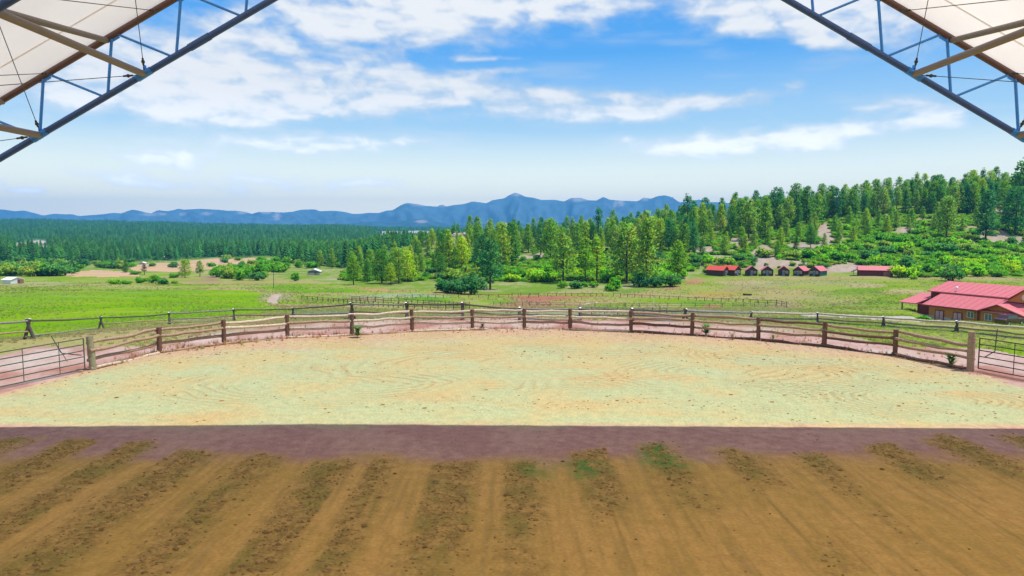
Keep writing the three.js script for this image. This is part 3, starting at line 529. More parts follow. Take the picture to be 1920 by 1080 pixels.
// ---------------------------------------------------------------- far mountains
function range(name, label, sil, dBack, dFront, base, col, colRock, rockAt, rough, seedX) {
  const u0 = sil[0][0], u1 = sil[sil.length - 1][0], nu = 620, nd = 46, P = [], C = [], I = [];
  const top = (u) => { let i = 0; while (i < sil.length - 2 && u > sil[i + 1][0]) i++; return lerp(sil[i][1], sil[i + 1][1], clamp((u - sil[i][0]) / (sil[i + 1][0] - sil[i][0]))); };
  for (let j = 0; j <= nd; j++) for (let i = 0; i <= nu; i++) {
    const u = lerp(u0, u1, i / nu), over = j / (nd - 6), t = Math.min(1, over), d = lerp(dFront, dBack, over), [a] = ray(u, 430), x = a * d;
    const yr = EYE + ray(u, top(u))[1] * dBack, yb = base;
    const spur = 1 - Math.abs(noise(u * .021 + seedX + t * .55, t * .8)) * 1.5, spur2 = 1 - Math.abs(noise(u * .058 + 9 + t * .9, t * 2 + seedX)) * 1.5;
    let y = lerp(yb, yr, Math.pow(t, 1.25));
    y += (yr - yb) * t * (1 - t) * rough * (spur * .75 + spur2 * .4 - .5) + (over > 1 ? -(over - 1) * (yr - yb) * 2.5 : 0);
    P.push(x, y, -d);
    let rk = 0; for (const [px, py, sx, sy] of rockAt) { const pyv = 430 - (y - EYE) / d * F, q = ((u - px) / sx) ** 2 + ((pyv - py) / sy) ** 2; if (q < 1.6) rk = Math.max(rk, sstep(1.5, .2, q + noise(u * .2, t * 22) * .8)); }
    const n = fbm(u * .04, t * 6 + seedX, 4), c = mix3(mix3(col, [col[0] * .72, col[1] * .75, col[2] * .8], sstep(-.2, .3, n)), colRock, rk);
    C.push(...c);
    if (i < nu && j < nd) { const k = j * (nu + 1) + i; I.push(k, k + 1, k + nu + 2, k, k + nu + 2, k + nu + 1); }
  }
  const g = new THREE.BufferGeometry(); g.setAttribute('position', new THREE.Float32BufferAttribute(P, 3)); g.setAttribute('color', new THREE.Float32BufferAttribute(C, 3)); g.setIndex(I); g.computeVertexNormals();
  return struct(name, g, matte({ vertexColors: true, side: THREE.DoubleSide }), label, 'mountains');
}
const SIL = [[-420, 398], [-300, 388], [-200, 394], [-100, 390], [0, 392], [10, 393], [30, 396], [47, 394.5], [60, 398], [83, 404], [105, 400.5], [122, 402], [135, 401.5], [150, 405], [190, 402], [215, 399], [228, 400], [250, 393], [262, 395], [275, 398.5], [285, 400], [297, 394], [315, 396], [326, 394], [337, 391], [345, 393], [352, 393], [372, 391.5], [388, 392], [402, 393], [410, 393], [425, 395], [443, 395], [460, 397], [473, 401], [485, 397.5], [510, 397.5], [530, 398.5], [550, 397], [566, 393], [592, 392.5], [600, 396], [612, 395.5], [625, 395], [645, 397], [662, 401], [677, 401], [690, 399], [710, 399.5], [725, 395], [737, 394], [750, 386], [762, 380.5], [780, 382], [800, 386], [820, 387.5], [830, 383], [837, 387.5], [850, 384.5], [870, 382.5], [887, 377.5], [900, 379.5], [912, 381], [925, 375], [945, 372], [955, 366], [966, 360.5], [975, 364], [985, 369], [1000, 370.5], [1015, 375], [1040, 374.5], [1057, 378], [1070, 371], [1090, 371], [1102, 375.5], [1117, 376], [1131, 369], [1142, 374.5], [1162, 376], [1195, 377.5], [1205, 370.5], [1220, 372.5], [1232, 367.5], [1245, 366], [1260, 370], [1272, 379], [1297, 377], [1310, 374], [1330, 379], [1350, 379], [1400, 385], [1480, 382], [1560, 376], [1640, 384], [1760, 380], [1900, 388], [2100, 380], [2350, 392]];
range('mountain_range', 'long blue mountain range along the horizon with one pointed peak', SIL, 7400, 5600, -30, [.09, .17, .23], [.3, .31, .33], [[290, 402, 26, 3], [345, 402, 9, 3], [388, 401, 10, 3], [500, 398.5, 10, 3], [520, 406, 7, 7], [793, 384, 22, 3], [830, 386, 10, 2], [968, 365, 12, 4], [1083, 374, 18, 5], [1160, 382, 10, 7], [1205, 374, 10, 3], [455, 399, 10, 3]], 1.5, 3);  // some of the blue distance haze is put into the mountain colour
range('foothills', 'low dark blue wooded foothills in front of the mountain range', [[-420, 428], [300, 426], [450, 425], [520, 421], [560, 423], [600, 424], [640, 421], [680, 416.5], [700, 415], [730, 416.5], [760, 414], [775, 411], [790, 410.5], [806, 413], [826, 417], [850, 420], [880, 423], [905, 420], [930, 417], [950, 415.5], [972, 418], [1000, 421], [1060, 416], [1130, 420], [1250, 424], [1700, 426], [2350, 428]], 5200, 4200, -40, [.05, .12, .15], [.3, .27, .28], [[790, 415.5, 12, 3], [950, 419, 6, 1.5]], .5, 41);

// ---------------------------------------------------------------- rock outcrops
{
  seed(17);
  const rockM = new THREE.MeshStandardMaterial({ color: lin(.5, .37, .33), roughness: 1, map: grain(256, 6, 71, .55, 1) });
  for (const [px, py, w, h, label] of [[803, 457, 19, 10, 'pale pinkish rock outcrop on the wooded knoll, lower and left one'], [866, 441, 24, 9, 'pink rock outcrop at the top of the wooded knoll'], [56, 462, 36, 9, 'long pale bluff in the far forest near the left edge'], [735, 441, 34, 4, 'distant pale bluff in the valley left of the knoll'], [790, 439, 26, 5, 'distant pale bluff just above the knoll']]) {
    const p = hit(px, py + 2), s = -p.z / F, parts = [];
    for (let i = 0; i < 7; i++) {
      const g = new THREE.IcosahedronGeometry(1, 3), a = g.attributes.position, sx = rr(.35, .6) * w * s, sy = rr(.5, 1) * h * s, ox = rr(-.6, .6) * w * s;
      for (let k = 0; k < a.count; k++) { const x = a.getX(k), y = a.getY(k), z = a.getZ(k), q = 1 + .35 * fbm(x * 1.4 + i * 7, y * 2.5 + z * 1.3, 3); a.setXYZ(k, x * sx * q + ox, Math.max(-.3, y) * sy * q * (1 - Math.abs(ox) / (w * s) * .5), z * sx * .8 * q + rr(-.001, .001)); }
      g.computeVertexNormals(); parts.push(g);
    }
    const m = mesh('rock_outcrop', mergeGeometries(parts), rockM); m.position.copy(p); tag(m, label, 'rock');
  }
}

// ---------------------------------------------------------------- buildings
const roofPink = new THREE.MeshStandardMaterial({ color: lin(.62, .155, .165), roughness: .55, map: roofGrain }), roofRed = new THREE.MeshStandardMaterial({ color: lin(.68, .085, .05), roughness: .55, map: roofGrain }), logDark = new THREE.MeshStandardMaterial({ color: lin(.11, .055, .045), roughness: .9, map: woodGrain }), trimDark = std(.2, .03, .03, .7), cream = std(.72, .62, .44, .7), paneM = new THREE.MeshPhysicalMaterial({ color: lin(.12, .16, .2), roughness: .12, metalness: 0 });
function cabin(name, px, py, turn, W, Dp, wall, rise, opts, label, group) {
  const p = hit(px, py), c = thing(name, p, label, 'cabin', group); c.rotation.y = turn;
  const roofMat = opts.roof ?? roofPink, wm = opts.wall ?? logDark, hw = W / 2, hd = Dp / 2, o = .45;
  mesh('wall', quads([[V(-hw, -1, hd), V(hw, -1, hd), V(hw, wall, hd), V(-hw, wall, hd)], [V(-hw, wall, hd), V(hw, wall, hd), V(0, wall + rise, hd)], [V(hw, -1, -hd), V(-hw, -1, -hd), V(-hw, wall, -hd), V(hw, wall, -hd)], [V(hw, wall, -hd), V(-hw, wall, -hd), V(0, wall + rise, -hd)], [V(-hw, -1, -hd), V(-hw, -1, hd), V(-hw, wall, hd), V(-hw, wall, -hd)]]), wm, c);
  mesh('side_wall', quads([[V(hw, -1, hd), V(hw, -1, -hd), V(hw, wall, -hd), V(hw, wall, hd)]]), opts.side ?? wm, c);
  for (const s of [-1, 1]) { const e = wall - o * rise / hw; mesh('roof', slab(s > 0 ? [V(0, wall + rise + .12, hd + o), V(hw + o, e + .12, hd + o), V(hw + o, e + .12, -hd - o), V(0, wall + rise + .12, -hd - o)] : [V(-hw - o, e + .12, hd + o), V(0, wall + rise + .12, hd + o), V(0, wall + rise + .12, -hd - o), V(-hw - o, e + .12, -hd - o)], .12), roofMat, c); }
  for (let k = 1; k < 8; k++) mesh('log', bar(V(-hw - .15, wall * k / 8, hd + .02), V(hw + .15, wall * k / 8, hd + .02), .13, .13, 6), wm, c);
  const d = mesh('door', box(.95, 2.05, .1, opts.door ?? -.1, 1.02, hd + .14), opts.doorMat ?? std(.1, .22, .24, .6), c); mesh('door_frame', box(1.15, .12, .14, opts.door ?? -.1, 2.12, hd + .15), cream, d);
  for (const x of opts.win ?? [1.25]) { const w = mesh('window', box(.85, .85, .08, x, 1.55, hd + .13), paneM, c); mesh('frame', mergeGeometries([box(1, .1, .12, x, 2.02, hd + .15), box(1, .1, .12, x, 1.08, hd + .15), box(.1, .84, .12, x - .46, 1.55, hd + .15), box(.1, .84, .12, x + .46, 1.55, hd + .15), box(.05, .84, .1, x, 1.55, hd + .16)]), cream, w); }
  mesh('step', box(1.6, .25, .7, opts.door ?? -.1, .05, hd + .6), greyWood, c);
  return c;
}
{
  const R = Math.PI / 180, G = 'small red roofed log cabins in a row';
  cabin('log_cabin', 1345, 516, 42 * R, 4.6, 8.5, 2.6, 1.6, { roof: roofRed, win: [1.2] }, 'leftmost log cabin of the row, bright red roof turned sideways', G);
  cabin('log_cabin', 1371, 515.5, 36 * R, 4.6, 6.6, 2.6, 1.6, { roof: roofRed, win: [1.2, -1.5] }, 'log cabin with red roof touching the leftmost cabin, second in the row', G);
  cabin('log_cabin', 1408, 516, -12 * R, 4.5, 6, 2.5, 1.7, {}, 'third log cabin of the row, first standing alone with its gable in front', G);
  cabin('log_cabin', 1438, 516, -16 * R, 4.6, 6, 2.5, 1.7, { win: [1.2, -1.45] }, 'middle log cabin of the row, fourth counted from either end', G);
  cabin('log_cabin', 1469, 516, -20 * R, 4.5, 6, 2.5, 1.7, {}, 'fifth log cabin of the row, pink red roof and dark gable', G);
  cabin('log_cabin', 1502, 516.5, -46 * R, 4.4, 6, 2.5, 1.65, { win: [1.15, -1.35] }, 'sixth log cabin of the row, turned so its right roof slope shows', G);
  cabin('log_cabin', 1534, 516.8, -52 * R, 4.6, 6.4, 2.5, 1.7, { win: [1.2, -1.4], side: std(.035, .16, .13, .8) }, 'rightmost log cabin of the row, with a green side wall', G);
}
{ // long shed right of the cabins
  const s = thing('long_shed', hit(1640, 516.5), 'long dark red shed with a pink red roof right of the cabins', 'shed'); s.rotation.y = -.38;
  const w = 6.6, h = 2.5;
  mesh('wall', mergeGeometries([box(2 * w, h + 1, .2, 0, (h - 1) / 2, 2.2), box(2 * w, h + 1.9, .2, 0, (h - .2) / 2, -2.2), box(.2, h + 1, 4.4, w, (h - 1) / 2, 0), box(.2, h + 1, 2.2, -w, (h - 1) / 2, -1.1)]), std(.16, .05, .045, .9), s);
  mesh('roof', slab([V(-w - .3, h - .1, 3), V(w + .6, h - .1, 3), V(w + .6, h + 1.7, -.2), V(-w - .3, h + 1.7, -.2)], .12), roofPink, s);
  mesh('roof', slab([V(-w - .3, h + 1.7, -.2), V(w + .6, h + 1.7, -.2), V(w + .6, h + .4, -2.9), V(-w - .3, h + .4, -2.9)], .12), roofPink, s);
  for (const x of [-w - 1.8, -w - .1]) mesh('post', bar(V(x, -1, 2.4), V(x, h, 2.4), .1), logDark, s);
  mesh('lean_to_roof', slab([V(-w - 2.6, h - 1.1, 2.8), V(-w, h + .3, 2.8), V(-w, h + .3, -2.4), V(-w - 2.6, h - 1.1, -2.4)], .12), std(.16, .09, .08, .8), s);
  for (let k = 0; k < 8; k++) mesh('board', box(.07, h, .05, -w + 1.4 + k * 1.5, h / 2, 2.33), std(.11, .035, .03, .9), s);
  mesh('sliding_door', box(2.6, 2, .1, w - 2.2, 1, 2.38), std(.3, .13, .12, .8), s);
}
function house(name, px, py, W, Dp, wall, rise, turn, roofMat, wallMat, label, cat = 'house') {
  const c = thing(name, hit(px, py), label, cat); c.rotation.y = turn; const hw = W / 2, hd = Dp / 2, o = Math.max(.3, W * .04);
  mesh('wall', quads([[V(-hw, -2, hd), V(hw, -2, hd), V(hw, wall, hd), V(-hw, wall, hd)], [V(-hw, wall, hd), V(hw, wall, hd), V(0, wall + rise, hd)], [V(hw, -2, -hd), V(-hw, -2, -hd), V(-hw, wall, -hd), V(hw, wall, -hd)], [V(hw, wall, -hd), V(-hw, wall, -hd), V(0, wall + rise, -hd)], [V(-hw, -2, -hd), V(-hw, -2, hd), V(-hw, wall, hd), V(-hw, wall, -hd)], [V(hw, -2, hd), V(hw, -2, -hd), V(hw, wall, -hd), V(hw, wall, hd)]]), wallMat, c);
  for (const s of [-1, 1]) { const e = wall - o * rise / hw, t = wall + rise + .15; mesh('roof', slab(s > 0 ? [V(0, t, hd + o), V(hw + o, e + .15, hd + o), V(hw + o, e + .15, -hd - o), V(0, t, -hd - o)] : [V(-hw - o, e + .15, hd + o), V(0, t, hd + o), V(0, t, -hd - o), V(-hw - o, e + .15, -hd - o)], .15), roofMat, c); }
  return c;
}
{
  const white = std(.8, .82, .85, .6), shade = std(.2, .2, .22, .8), tanw = std(.5, .42, .34, .8);
  const s = house('white_shed', 590, 515, 6.6, 6, 1.9, 1.3, .1, white, tanw, 'small shed with a white roof on bare reddish soil left of the pines', 'shed'); mesh('gable_board', box(6.4, .9, .12, 0, 1.75, 3.1), std(.09, .1, .12, .8), s); mesh('door', box(1.4, 1.6, .1, 1, .8, 3.08), shade, s);
  const h = house('farm_house', 24, 531, 5.5, 4.2, 1.5, .8, 1.35, white, std(.7, .68, .66, .8), 'low white roofed building alone at the far left edge of the green pasture'); mesh('window', box(.1, .7, 1.2, 2.77, .9, .6), paneM, h); mesh('porch', box(1.6, 1.5, 1.5, 1, .7, 2.6), std(.3, .14, .1, .9), h);
  const G = 'far white roofed houses in the forest';
  for (const [px, py, w, t] of [[378, 439.5, 13, .4], [371, 440, 9, 1.2], [10, 434, 13, .2], [508, 425.5, 17, .1], [622, 448, 10, .8], [655, 449, 9, .3], [765, 441, 10, .2], [777, 438, 10, .9], [745, 440, 9, .6], [392, 482, 6, .6], [376, 483, 6, .3], [305, 485, 6, .2], [268, 496, 5, .3]]) if (hit(px, py)) house('distant_house', px, py, w, w * 1.3, w * .26, w * .22, t, white, tanw, 'tiny pale roofed house among the trees of the far forest').userData.group = G;
}
{ // the lodge
  const A = V(78.7, 0, -128), v = V(.37, 0, .929), n = V(.929, 0, -.37), b0 = height(78.7, -128);
  const lodge = thing('lodge', V(A.x, b0, A.z), 'large lodge with pink red metal roofs and orange brown walls at the right', 'lodge');
  const Q = (s, t, y) => V(v.x * s + n.x * t, y - b0, v.z * s + n.z * t);           // along the front, back from it, height
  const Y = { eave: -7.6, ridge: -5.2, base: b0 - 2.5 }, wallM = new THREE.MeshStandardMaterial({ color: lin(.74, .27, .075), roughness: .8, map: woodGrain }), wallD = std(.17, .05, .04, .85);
  const face = (pts) => quads([pts]);
  mesh('wall', face([Q(0, 0, Y.base), Q(20, 0, Y.base), Q(20, 0, Y.eave + .1), Q(0, 0, Y.eave + .1)]), wallM, lodge);
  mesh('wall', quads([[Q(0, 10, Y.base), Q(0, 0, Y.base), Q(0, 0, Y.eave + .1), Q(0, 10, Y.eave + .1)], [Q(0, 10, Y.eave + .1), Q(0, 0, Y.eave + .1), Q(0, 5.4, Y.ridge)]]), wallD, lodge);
  for (let k = 0; k < 9; k++) mesh('siding_board', slab([Q(0, -.02, Y.eave - .18 - k * .33), Q(20, -.02, Y.eave - .18 - k * .33), Q(20, -.05, Y.eave - .47 - k * .33), Q(0, -.05, Y.eave - .47 - k * .33)], .02), wallM, lodge);
  mesh('roof', slab([Q(-.9, -.9, Y.eave - .1), Q(22, -.9, Y.eave - .1), Q(22, 5.5, Y.ridge + .25), Q(-.2, 5.5, Y.ridge + .25)], .16), roofPink, lodge);
  mesh('fascia', slab([Q(-.92, -.93, Y.eave - .1), Q(9.4, -.93, Y.eave - .1), Q(9.4, -.87, Y.eave - .08), Q(-.92, -.87, Y.eave - .08)], .24), trimDark, lodge);
  mesh('roof', slab([Q(0, 5.5, Y.ridge + .25), Q(22, 5.5, Y.ridge + .25), Q(22, 9, -6.2), Q(0, 9, -6.2)], .16), roofPink, lodge);
  for (let s = 0; s < 22; s += 1.3) mesh('roof_seam', bar(Q(s - .6, -.85, Y.eave - .03), Q(s - .1, 5.5, Y.ridge + .27), .022, .022, 4), roofPink, lodge);
  // cross gable in front
  const gl = 9.9, gm = 13.1, gr = 17, gy = -6.3;
  mesh('gable_wall', quads([[Q(gl, -.35, Y.base), Q(gr, -.35, Y.base), Q(gr, -.35, Y.eave), Q(gl, -.35, Y.eave)], [Q(gl, -.35, Y.eave), Q(gr, -.35, Y.eave), Q(gm, -.35, gy - .12)], [Q(gl, 0, Y.base), Q(gl, -.35, Y.base), Q(gl, -.35, Y.eave), Q(gl, 0, Y.eave)]]), wallM, lodge);
  mesh('gable_roof', slab([Q(gl - .3, -1.2, Y.eave - .12), Q(gm, -1.2, gy), Q(gm, 3.2, gy), Q(gl - .3, -.4, Y.eave - .02)], .14), roofPink, lodge);
  mesh('gable_roof', slab([Q(gm, -1.2, gy), Q(gr + .8, -1.2, Y.eave - .3), Q(gr + .4, -.1, Y.eave + .1), Q(gm, 3.2, gy)], .14), roofPink, lodge);
  mesh('gable_trim', mergeGeometries([bar(Q(gl - .3, -1.22, Y.eave - .28), Q(gm, -1.22, gy - .15), .11, .11, 5), bar(Q(gm, -1.22, gy - .15), Q(gr + .8, -1.22, Y.eave - .46), .11, .11, 5)]), trimDark, lodge);
  // rear roof, higher
  mesh('roof', slab([Q(-3.3, 3.6, -5.45), Q(20, 3.6, -5.45), Q(20, 9.4, -3.75), Q(-3.3, 9.4, -3.75)], .18), roofPink, lodge);
  mesh('roof', slab([Q(-3.3, 9.4, -3.75), Q(20, 9.4, -3.75), Q(20, 16, -5.6), Q(-3.3, 16, -5.6)], .18), roofPink, lodge);
  for (let s = -3; s < 20; s += 1.3) mesh('roof_seam', bar(Q(s, 3.65, -5.38), Q(s, 9.4, -3.72), .022, .022, 4), roofPink, lodge);
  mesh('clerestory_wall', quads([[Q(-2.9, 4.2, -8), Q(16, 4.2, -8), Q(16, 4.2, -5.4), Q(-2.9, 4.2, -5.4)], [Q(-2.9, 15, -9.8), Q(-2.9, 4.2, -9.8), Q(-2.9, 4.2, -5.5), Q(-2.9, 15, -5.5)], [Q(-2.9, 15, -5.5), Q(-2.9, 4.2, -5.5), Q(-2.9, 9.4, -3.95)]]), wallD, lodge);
  mesh('dormer_wall', quads([[Q(12.4, 2.4, -6.0), Q(18.4, 2.4, -6.0), Q(15.4, 2.4, -3.75)]]), wallM, lodge);
  mesh('dormer_roof', slab([Q(12, 2.1, -5.95), Q(15.4, 2.1, -3.6), Q(15.4, 8, -3.6), Q(12, 4, -5.5)], .14), roofPink, lodge);
  mesh('dormer_roof', slab([Q(15.4, 2.1, -3.6), Q(18.8, 2.1, -5.95), Q(18.8, 4, -5.5), Q(15.4, 8, -3.6)], .14), roofPink, lodge);
  const vent = new THREE.CylinderGeometry(.55, .55, .1, 20).rotateX(Math.PI / 2).rotateY(Math.atan2(-n.x, -n.z)); const q = Q(15.4, 2.33, -5.1); mesh('round_vent', vent.translate(q.x, q.y, q.z), cream, lodge);
  // porch on the left end
  mesh('porch_roof', slab([Q(-6.4, -.2, -7.75), Q(-2.7, -.2, -7.75), Q(-2.7, 6.4, -6.25), Q(-6.4, 6.4, -6.25)], .16), roofPink, lodge);
  mesh('porch_beam', bar(Q(-6.3, .2, -7.85), Q(-1, .2, -7.85), .11, .11, 5), trimDark, lodge);
  for (const [s, t] of [[-5.9, .3], [-5.9, 5.8]]) mesh('porch_post', bar(Q(s, t, -11.5), Q(s, t, -7.8), .12, .12, 7), logDark, lodge);
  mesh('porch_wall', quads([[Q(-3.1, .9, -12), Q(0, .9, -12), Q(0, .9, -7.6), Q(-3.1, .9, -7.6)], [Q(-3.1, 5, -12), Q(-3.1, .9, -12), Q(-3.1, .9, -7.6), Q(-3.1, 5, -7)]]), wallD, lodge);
  mesh('porch_deck', slab([Q(-6.3, 0, -9.75), Q(0, 0, -9.75), Q(0, 6, -9.75), Q(-6.3, 6, -9.75)], .5), std(.3, .26, .28, .9), lodge);
  const plate = (name, s0, s1, y0, y1, out, mat, parent) => mesh(name, slab([Q(s0, -out, y1), Q(s1, -out, y1), Q(s1, -out + .06, y1), Q(s0, -out + .06, y1)], y1 - y0), mat, parent);
  // stone skirting, doors, windows
  for (const [a, b] of [[.05, 1.1], [3.1, 4.4]]) plate('stone_base', a, b, -11, -9.75, .12, std(.5, .44, .44, .95), lodge);
  const curtain = std(.5, .3, .34, .5);
  for (const s of [1.3, 4.75]) {
    const d = plate('door', s, s + 1.75, -10.6, -8.55, .13, trimDark, lodge);
    for (const k of [.16, .95]) plate('door_pane', s + k, s + k + .64, -10.4, -8.7, .17, curtain, d);
  }
  for (const [s, y] of [[8.0, -8.75], [11.3, -8.75], [13.9, -8.8], [15.6, -8.9]]) {
    const o = s > 9.5 ? .42 : .1, w = plate('window', s - .55, s + .55, y - .5, y + .5, o + .03, paneM, lodge);
    for (const [a, b, c, e] of [[-.65, -.55, -.6, .6], [.55, .65, -.6, .6], [-.05, .05, -.5, .5], [-.55, .55, .5, .6], [-.55, .55, -.6, -.5]]) plate('frame', s + a, s + b, y + c, y + e, o + .07, cream, w);
  }
  plate('corner_board', 9.35, 9.6, -11, Y.eave - .1, .4, wallD, lodge);
  const vp = Q(1.9, 4.6, -5.3); mesh('vent_pipe', mergeGeometries([bar(vp, vp.clone().add(V(0, .75, 0)), .13, .13, 8), new THREE.SphereGeometry(.26, 10, 6).translate(vp.x, vp.y + .75, vp.z)]), std(.8, .8, .8, .4), lodge);
}
{ // dark car beside the lodge
  const p = hit(1893, 609), c = thing('parked_car', p.clone().add(V(0, 0, 0)), 'dark maroon car parked in front of the lodge gable', 'car'); c.rotation.y = .35;
  const prof = (pts, w, bev) => { const s = new THREE.Shape(); pts.forEach(([x, y], i) => (i ? s.lineTo(x, y) : s.moveTo(x, y))); s.closePath(); return new THREE.ExtrudeGeometry(s, { depth: w, bevelEnabled: true, bevelSize: bev, bevelThickness: bev, bevelSegments: 2, steps: 1 }).translate(0, 0, -w / 2); };
  const paint = new THREE.MeshPhysicalMaterial({ color: lin(.06, .015, .02), roughness: .35, clearcoat: .8 });
  mesh('body', prof([[-2.2, .35], [2.2, .35], [2.25, .75], [1.9, .98], [.95, 1.02], [-1.95, 1.05], [-2.25, .9]], 1.6, .07), paint, c);
  mesh('cabin', prof([[-1.9, 1.05], [1, 1.03], [.35, 1.55], [-1.5, 1.6]], 1.35, .06), paint, c);
  for (const s of [-1, 1]) mesh('side_window', prof([[-1.7, 1.1], [.75, 1.08], [.3, 1.48], [-1.42, 1.52]], .02, .005).translate(0, 0, s * .745), paneM, c);
  for (const x of [-1.4, 1.4]) for (const s of [-1, 1]) { const w = mesh('wheel', new THREE.CylinderGeometry(.36, .36, .22, 18).rotateX(Math.PI / 2).translate(x, .36, s * .78), std(.02, .02, .02, .9), c); mesh('rim', new THREE.CylinderGeometry(.21, .21, .02, 14).rotateX(Math.PI / 2).translate(x, .36, s * .895), std(.5, .5, .5, .4, { metalness: .6 }), w); }
  for (const s of [-1, 1]) mesh('headlight', box(.06, .14, .3, 2.29, .78, s * .58), std(.7, .7, .7, .2), c);
}
{
  const m = mesh('fallen_log', pole(V(-1.4, .35, 0), V(1.3, .3, .4), .34, .26, 0, .05, 9), std(.06, .035, .03, .95)); m.position.copy(hit(1401, 554)); tag(m, 'short dark log lying alone in the dry grass above the corrals', 'log');
  const w = mesh('fallen_log', pole(V(-2, .2, 0), V(2.4, .9, .3), .16, .1, -.2, .05, 8), std(.72, .66, .55, .9)); w.position.copy(hit(1105, 574)); tag(w, 'bleached pale log leaning on the middle corral fence', 'log');
  const u = thing('utility_pole', hit(513, 540), 'thin dark utility pole standing on the meadow beside the round bush', 'pole'); mesh('pole', bar(V(0, -.3, 0), V(.2, 6.6, 0), .12, .09, 7), greyDark, u); mesh('crossarm', bar(V(-.8, 6, .1), V(1.1, 6, .1), .06, .06, 5), greyDark, u);
}

// ---------------------------------------------------------------- trees and bushes
function Leaves() {
  const P = [], N = [], C = [];
  return {
    tri(c, a, b, n, col) { P.push(c.x - b.x, c.y - b.y, c.z - b.z, c.x + b.x, c.y + b.y, c.z + b.z, c.x + a.x, c.y + a.y, c.z + a.z); for (let k = 0; k < 3; k++) { N.push(n.x, n.y, n.z); C.push(...col); } },
    geo() { const g = new THREE.BufferGeometry(); g.setAttribute('position', new THREE.Float32BufferAttribute(P, 3)); g.setAttribute('normal', new THREE.Float32BufferAttribute(N, 3)); g.setAttribute('color', new THREE.Float32BufferAttribute(C, 3)); return g; },
  };
}
const dirR = () => { const z = rr(-1, 1), a = rr(0, 6.2832), q = Math.sqrt(1 - z * z); return V(q * Math.cos(a), z, q * Math.sin(a)); };
function clump(L, c, r, n, size, out, tint, flat = .7) {
  for (let k = 0; k < n; k++) {
    const d = dirR(), p = c.clone().add(V(d.x * r, d.y * r * flat, d.z * r)), nn = out.clone().multiplyScalar(.7).addScaledVector(d, .8).add(V(0, .95, 0)).normalize();
    const a = dirR().addScaledVector(d, 1.2).normalize().multiplyScalar(size * rr(.7, 1.3)), b = a.clone().cross(dirR()).normalize().multiplyScalar(size * rr(.28, .5)), j = rr(.78, 1.2);
    L.tri(p, a, b, nn, [tint[0] * j, tint[1] * j, tint[2] * j]);
  }
}
function pineCrown(s, { h = 20, R = 3.4, base = .22, n = 64, pointed = 1, thin = 0 }) {
  seed(s); const L = Leaves();
  for (let i = 0; i < n; i++) {
    if (rnd() < .1 + thin) continue;
    const t = (i + rnd()) / n, low = Math.min(1, .55 + t * 2.4), prof = low * lerp(Math.sqrt(Math.max(0, 1 - t * t * .97)), Math.pow(1 - t, .8), pointed), rad = R * (prof * rr(.72, 1.2) + .1), az = i * 2.4 + rr(-.5, .5), y = h * (base + (1 - base) * t * .985);
    const droop = lerp(-.16, .28, t), m = 1 + Math.round(rad * .95), hue = rr(.75, 1.25);
    for (let k = 0; k < m; k++) { const f = lerp(.34, 1, (k + rr(.2, .8)) / m), q = V(Math.cos(az) * rad * f, y + droop * rad * f + rr(-.25, .25), Math.sin(az) * rad * f); clump(L, q, .5 + .1 * rad, 9, .68, V(Math.cos(az), .2, Math.sin(az)), [hue * rr(.9, 1.1), rr(.88, 1.12), rr(.8, 1.15)], .62); }
  }
  return L.geo();
}
function pineTrunk(s, h, r) {
  seed(s); const parts = [bar(V(0, -1, 0), V(rr(-.15, .15), h * .55, rr(-.15, .15)), r, r * .62, 7), bar(V(0, h * .5, 0), V(0, h * .97, 0), r * .62, r * .1, 6)];
  for (let i = 0; i < 16; i++) { const t = rr(.14, .8), az = rr(0, 6.28), l = h * .14 * (1.1 - t); parts.push(bar(V(0, h * t, 0), V(Math.cos(az) * l, h * t + rr(-.3, .5), Math.sin(az) * l), .07, .03, 4)); }
  return mergeGeometries(parts);
}
function bushCrown(s, { w = 5, h = 4, lobes = 9, per = 15, size = .42, base = .12 }) {
  seed(s); const L = Leaves();
  for (let i = 0; i < lobes; i++) {
    const az = i * 2.4 + rr(-.4, .4), f = Math.sqrt(rnd()) * .66, lr = rr(.3, .46) * Math.min(w, h * 1.1) * .62, c = V(Math.cos(az) * w * .5 * f, lerp(lr * .7, h - lr, Math.pow(rnd(), .6) * (1 - f * 1.1)), Math.sin(az) * w * .5 * f), hue = rr(.8, 1.22);
    for (let k = 0; k < 15; k++) { const d = dirR(); if (d.y < -.65) continue; const q = c.clone().addScaledVector(d, lr * rr(.72, 1.02)); clump(L, q, lr * .3, per, size, d, [hue * rr(.88, 1.15), rr(.85, 1.15), rr(.75, 1.2)], .9); }
  }
  return L.geo();
}
function bushStem(s, w, h) { seed(s); const parts = []; for (let i = 0; i < 6; i++) { const az = i * 1.05 + rr(-.3, .3); parts.push(bar(V(Math.cos(az) * .1, -.6, Math.sin(az) * .1), V(Math.cos(az) * w * .25, h * rr(.45, .7), Math.sin(az) * w * .25), .12, .04, 5)); } return mergeGeometries(parts); }
const leafMat = (r, g, b) => new THREE.MeshPhysicalMaterial({ color: lin(r, g, b), vertexColors: true, roughness: 1, transmission: .5, thickness: 0, specularIntensity: .1, side: THREE.DoubleSide });
const PINE_M = [leafMat(0.141, 0.431, 0.037), leafMat(0.282, 0.595, 0.029), leafMat(0.484, 0.743, 0.029), leafMat(0.090, 0.371, 0.089), leafMat(0.370, 0.639, 0.065), leafMat(0.639, 0.920, 0.012)];
const BUSH_M = [leafMat(0.213, 0.641, 0.018), leafMat(0.360, 0.844, 0.009), leafMat(0.147, 0.466, 0.079), leafMat(0.413, 0.669, 0.065), leafMat(0.506, 0.920, 0.004), leafMat(0.079, 0.350, 0.086)];
const deadM = leafMat(.28, .15, .09), barkM = new THREE.MeshStandardMaterial({ color: lin(.13, .075, .05), roughness: 1, map: woodGrain });
